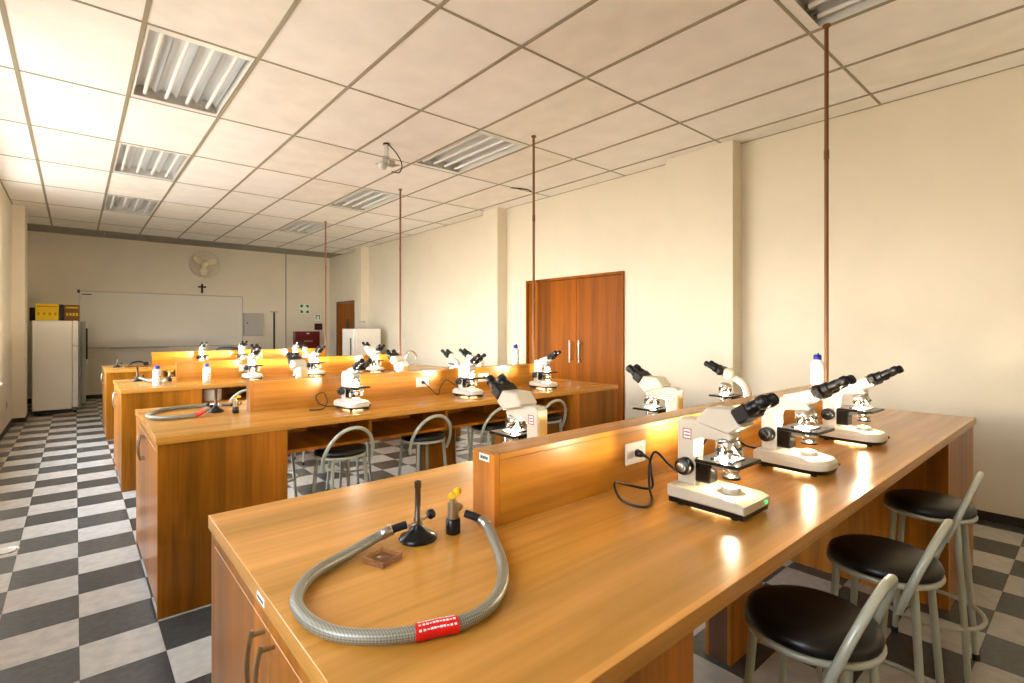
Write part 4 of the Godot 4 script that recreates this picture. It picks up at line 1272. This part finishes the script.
	part("tool_block", box(Vector3(0.06, 0.05, 0.05), 0.006), M.black_plastic, tr, Vector3(0.1, 0.037, 0))
	# bottles
	bottle(P(0.60, TOP, 5.98), "white bottle with a blue cap near the aisle on the third bench", false, 1.15)
	bottle(P(1.02, TOP, 5.98), "white bottle with a blue cap in front of the third riser", false, 1.15)
	bottle(P(3.42, 1.115, 1.14), "wash bottle with a nozzle on the nearest riser beside the conduit", true, 1.15)
	bottle(P(3.217, 1.115, 3.70), "wash bottle with a nozzle on the second riser beside the double door", true, 1.15)
	# dish by the burner
	var di := thing("glass_dish", "small square amber glass dish on the nearest bench", "dish", P(0.547, TOP, 1.105), 0.35)
	var st := mb()
	cbox(st, Vector3(0, 0.002, 0), Vector3(0.066, 0.004, 0.066), 0.001)
	for s in [-1, 1]:
		cbox(st, Vector3(s * 0.031, 0.009, 0), Vector3(0.005, 0.012, 0.066), 0.001)
		cbox(st, Vector3(0, 0.009, s * 0.031), Vector3(0.057, 0.012, 0.005), 0.001)
	part("dish_body", st.commit(), M.amber_glass, di)
	part("residue", turned([Vector2(0, 0.004), Vector2(0.022, 0.004), Vector2(0.018, 0.006), Vector2(0, 0.007)], 14), M.dark_wood, di)
	# tap on the second bench
	var tp := thing("gooseneck_tap", "thin chrome gooseneck tap on the far side of the second bench", "tap", P(2.27, TOP, 4.12))
	part("tap_neck", pipe(smooth_path([Vector3(0, 0.02, 0), Vector3(0, 0.22, 0), Vector3(0.0, 0.30, 0), Vector3(0.05, 0.345, 0), Vector3(0.10, 0.31, 0), Vector3(0.105, 0.27, 0)], 6), 0.008, 10), M.chrome, tp)
	part("tap_base", rod(Vector3.ZERO, Vector3(0, 0.03, 0), 0.022, 0.018, 16, 0.002), M.chrome, tp)
	part("tap_lever", pipe([Vector3(0, 0.06, 0), Vector3(0.07, 0.075, 0)], 0.006, 8), M.chrome, tp)
	# pot under the third bench
	var pt := thing("metal_pot", "pale metal pot in the open shelf of the third bench", "pot", P(1.04, 0.743, 5.86))
	part("pot_body", turned([Vector2(0, 0), Vector2(0.085, 0), Vector2(0.09, 0.006), Vector2(0.09, 0.11), Vector2(0.094, 0.113), Vector2(0.088, 0.115), Vector2(0.085, 0.01), Vector2(0, 0.008)], 24), M.fridge_white, pt)
	# black cloth on the farthest riser
	var cl := thing("black_cover", "black folded cover lying on the farthest riser", "cover", P(1.85, 1.115, 9.12))
	st = mb()
	loft(st, [round_rect(0.34, 0.09, 0.03, 0.03, 0.001), round_rect(0.36, 0.09, 0.03, 0.03, 0.02), round_rect(0.24, 0.07, 0.03, 0.03, 0.05), round_rect(0.1, 0.05, 0.02, 0.02, 0.06)])
	part("cover_body", st.commit(), M.rubber, cl)
	# room things
	fridge_left()
	carton("storage_box", "bright yellow printed box on the tall refrigerator", M.box_yellow, -0.515, -0.22, 1.6, 1.885, 11.78, 12.02, M.box_orange)
	carton("storage_box", "dark brown box left of the yellow one on the refrigerator", M.dark_box, -0.595, -0.525, 1.6, 1.82, 11.95, 12.25)
	carton("storage_box", "dark open box right of the yellow one on the refrigerator", M.dark_box, -0.215, -0.155, 1.6, 1.88, 11.85, 12.25)
	carton("storage_box", "brown cardboard box at the door side on the refrigerator", M.cardboard, -0.15, 0.06, 1.6, 1.88, 12.0, 12.28, M.box_yellow)
	wall_fan()
	far_wall_things()
	ceiling_camera()
	var so := thing("wall_socket", "small grey socket low on the left wall", "socket", P(XL + 0.004, 0.31, 10.2))
	part("socket_plate", box(Vector3(0.008, 0.12, 0.075), 0.003), M.panel_grey, so, Vector3(0, 0.06, 0))
	part("socket_insert", box(Vector3(0.004, 0.06, 0.04), 0.001), M.seam, so, Vector3(0.005, 0.06, 0))
	var fd := thing("floor_drain", "round white floor drain cover in the aisle", "drain", P(-0.35, 0.0, 4.7))
	part("drain_rim", turned([Vector2(0.05, 0.0), Vector2(0.072, 0.0), Vector2(0.07, 0.004), Vector2(0.054, 0.004), Vector2(0.05, 0.0)], 28), M.chrome, fd)
	part("drain_cover", rod(Vector3(0, 0.0005, 0), Vector3(0, 0.003, 0), 0.053, 0.053, 28), M.white_enamel, fd)
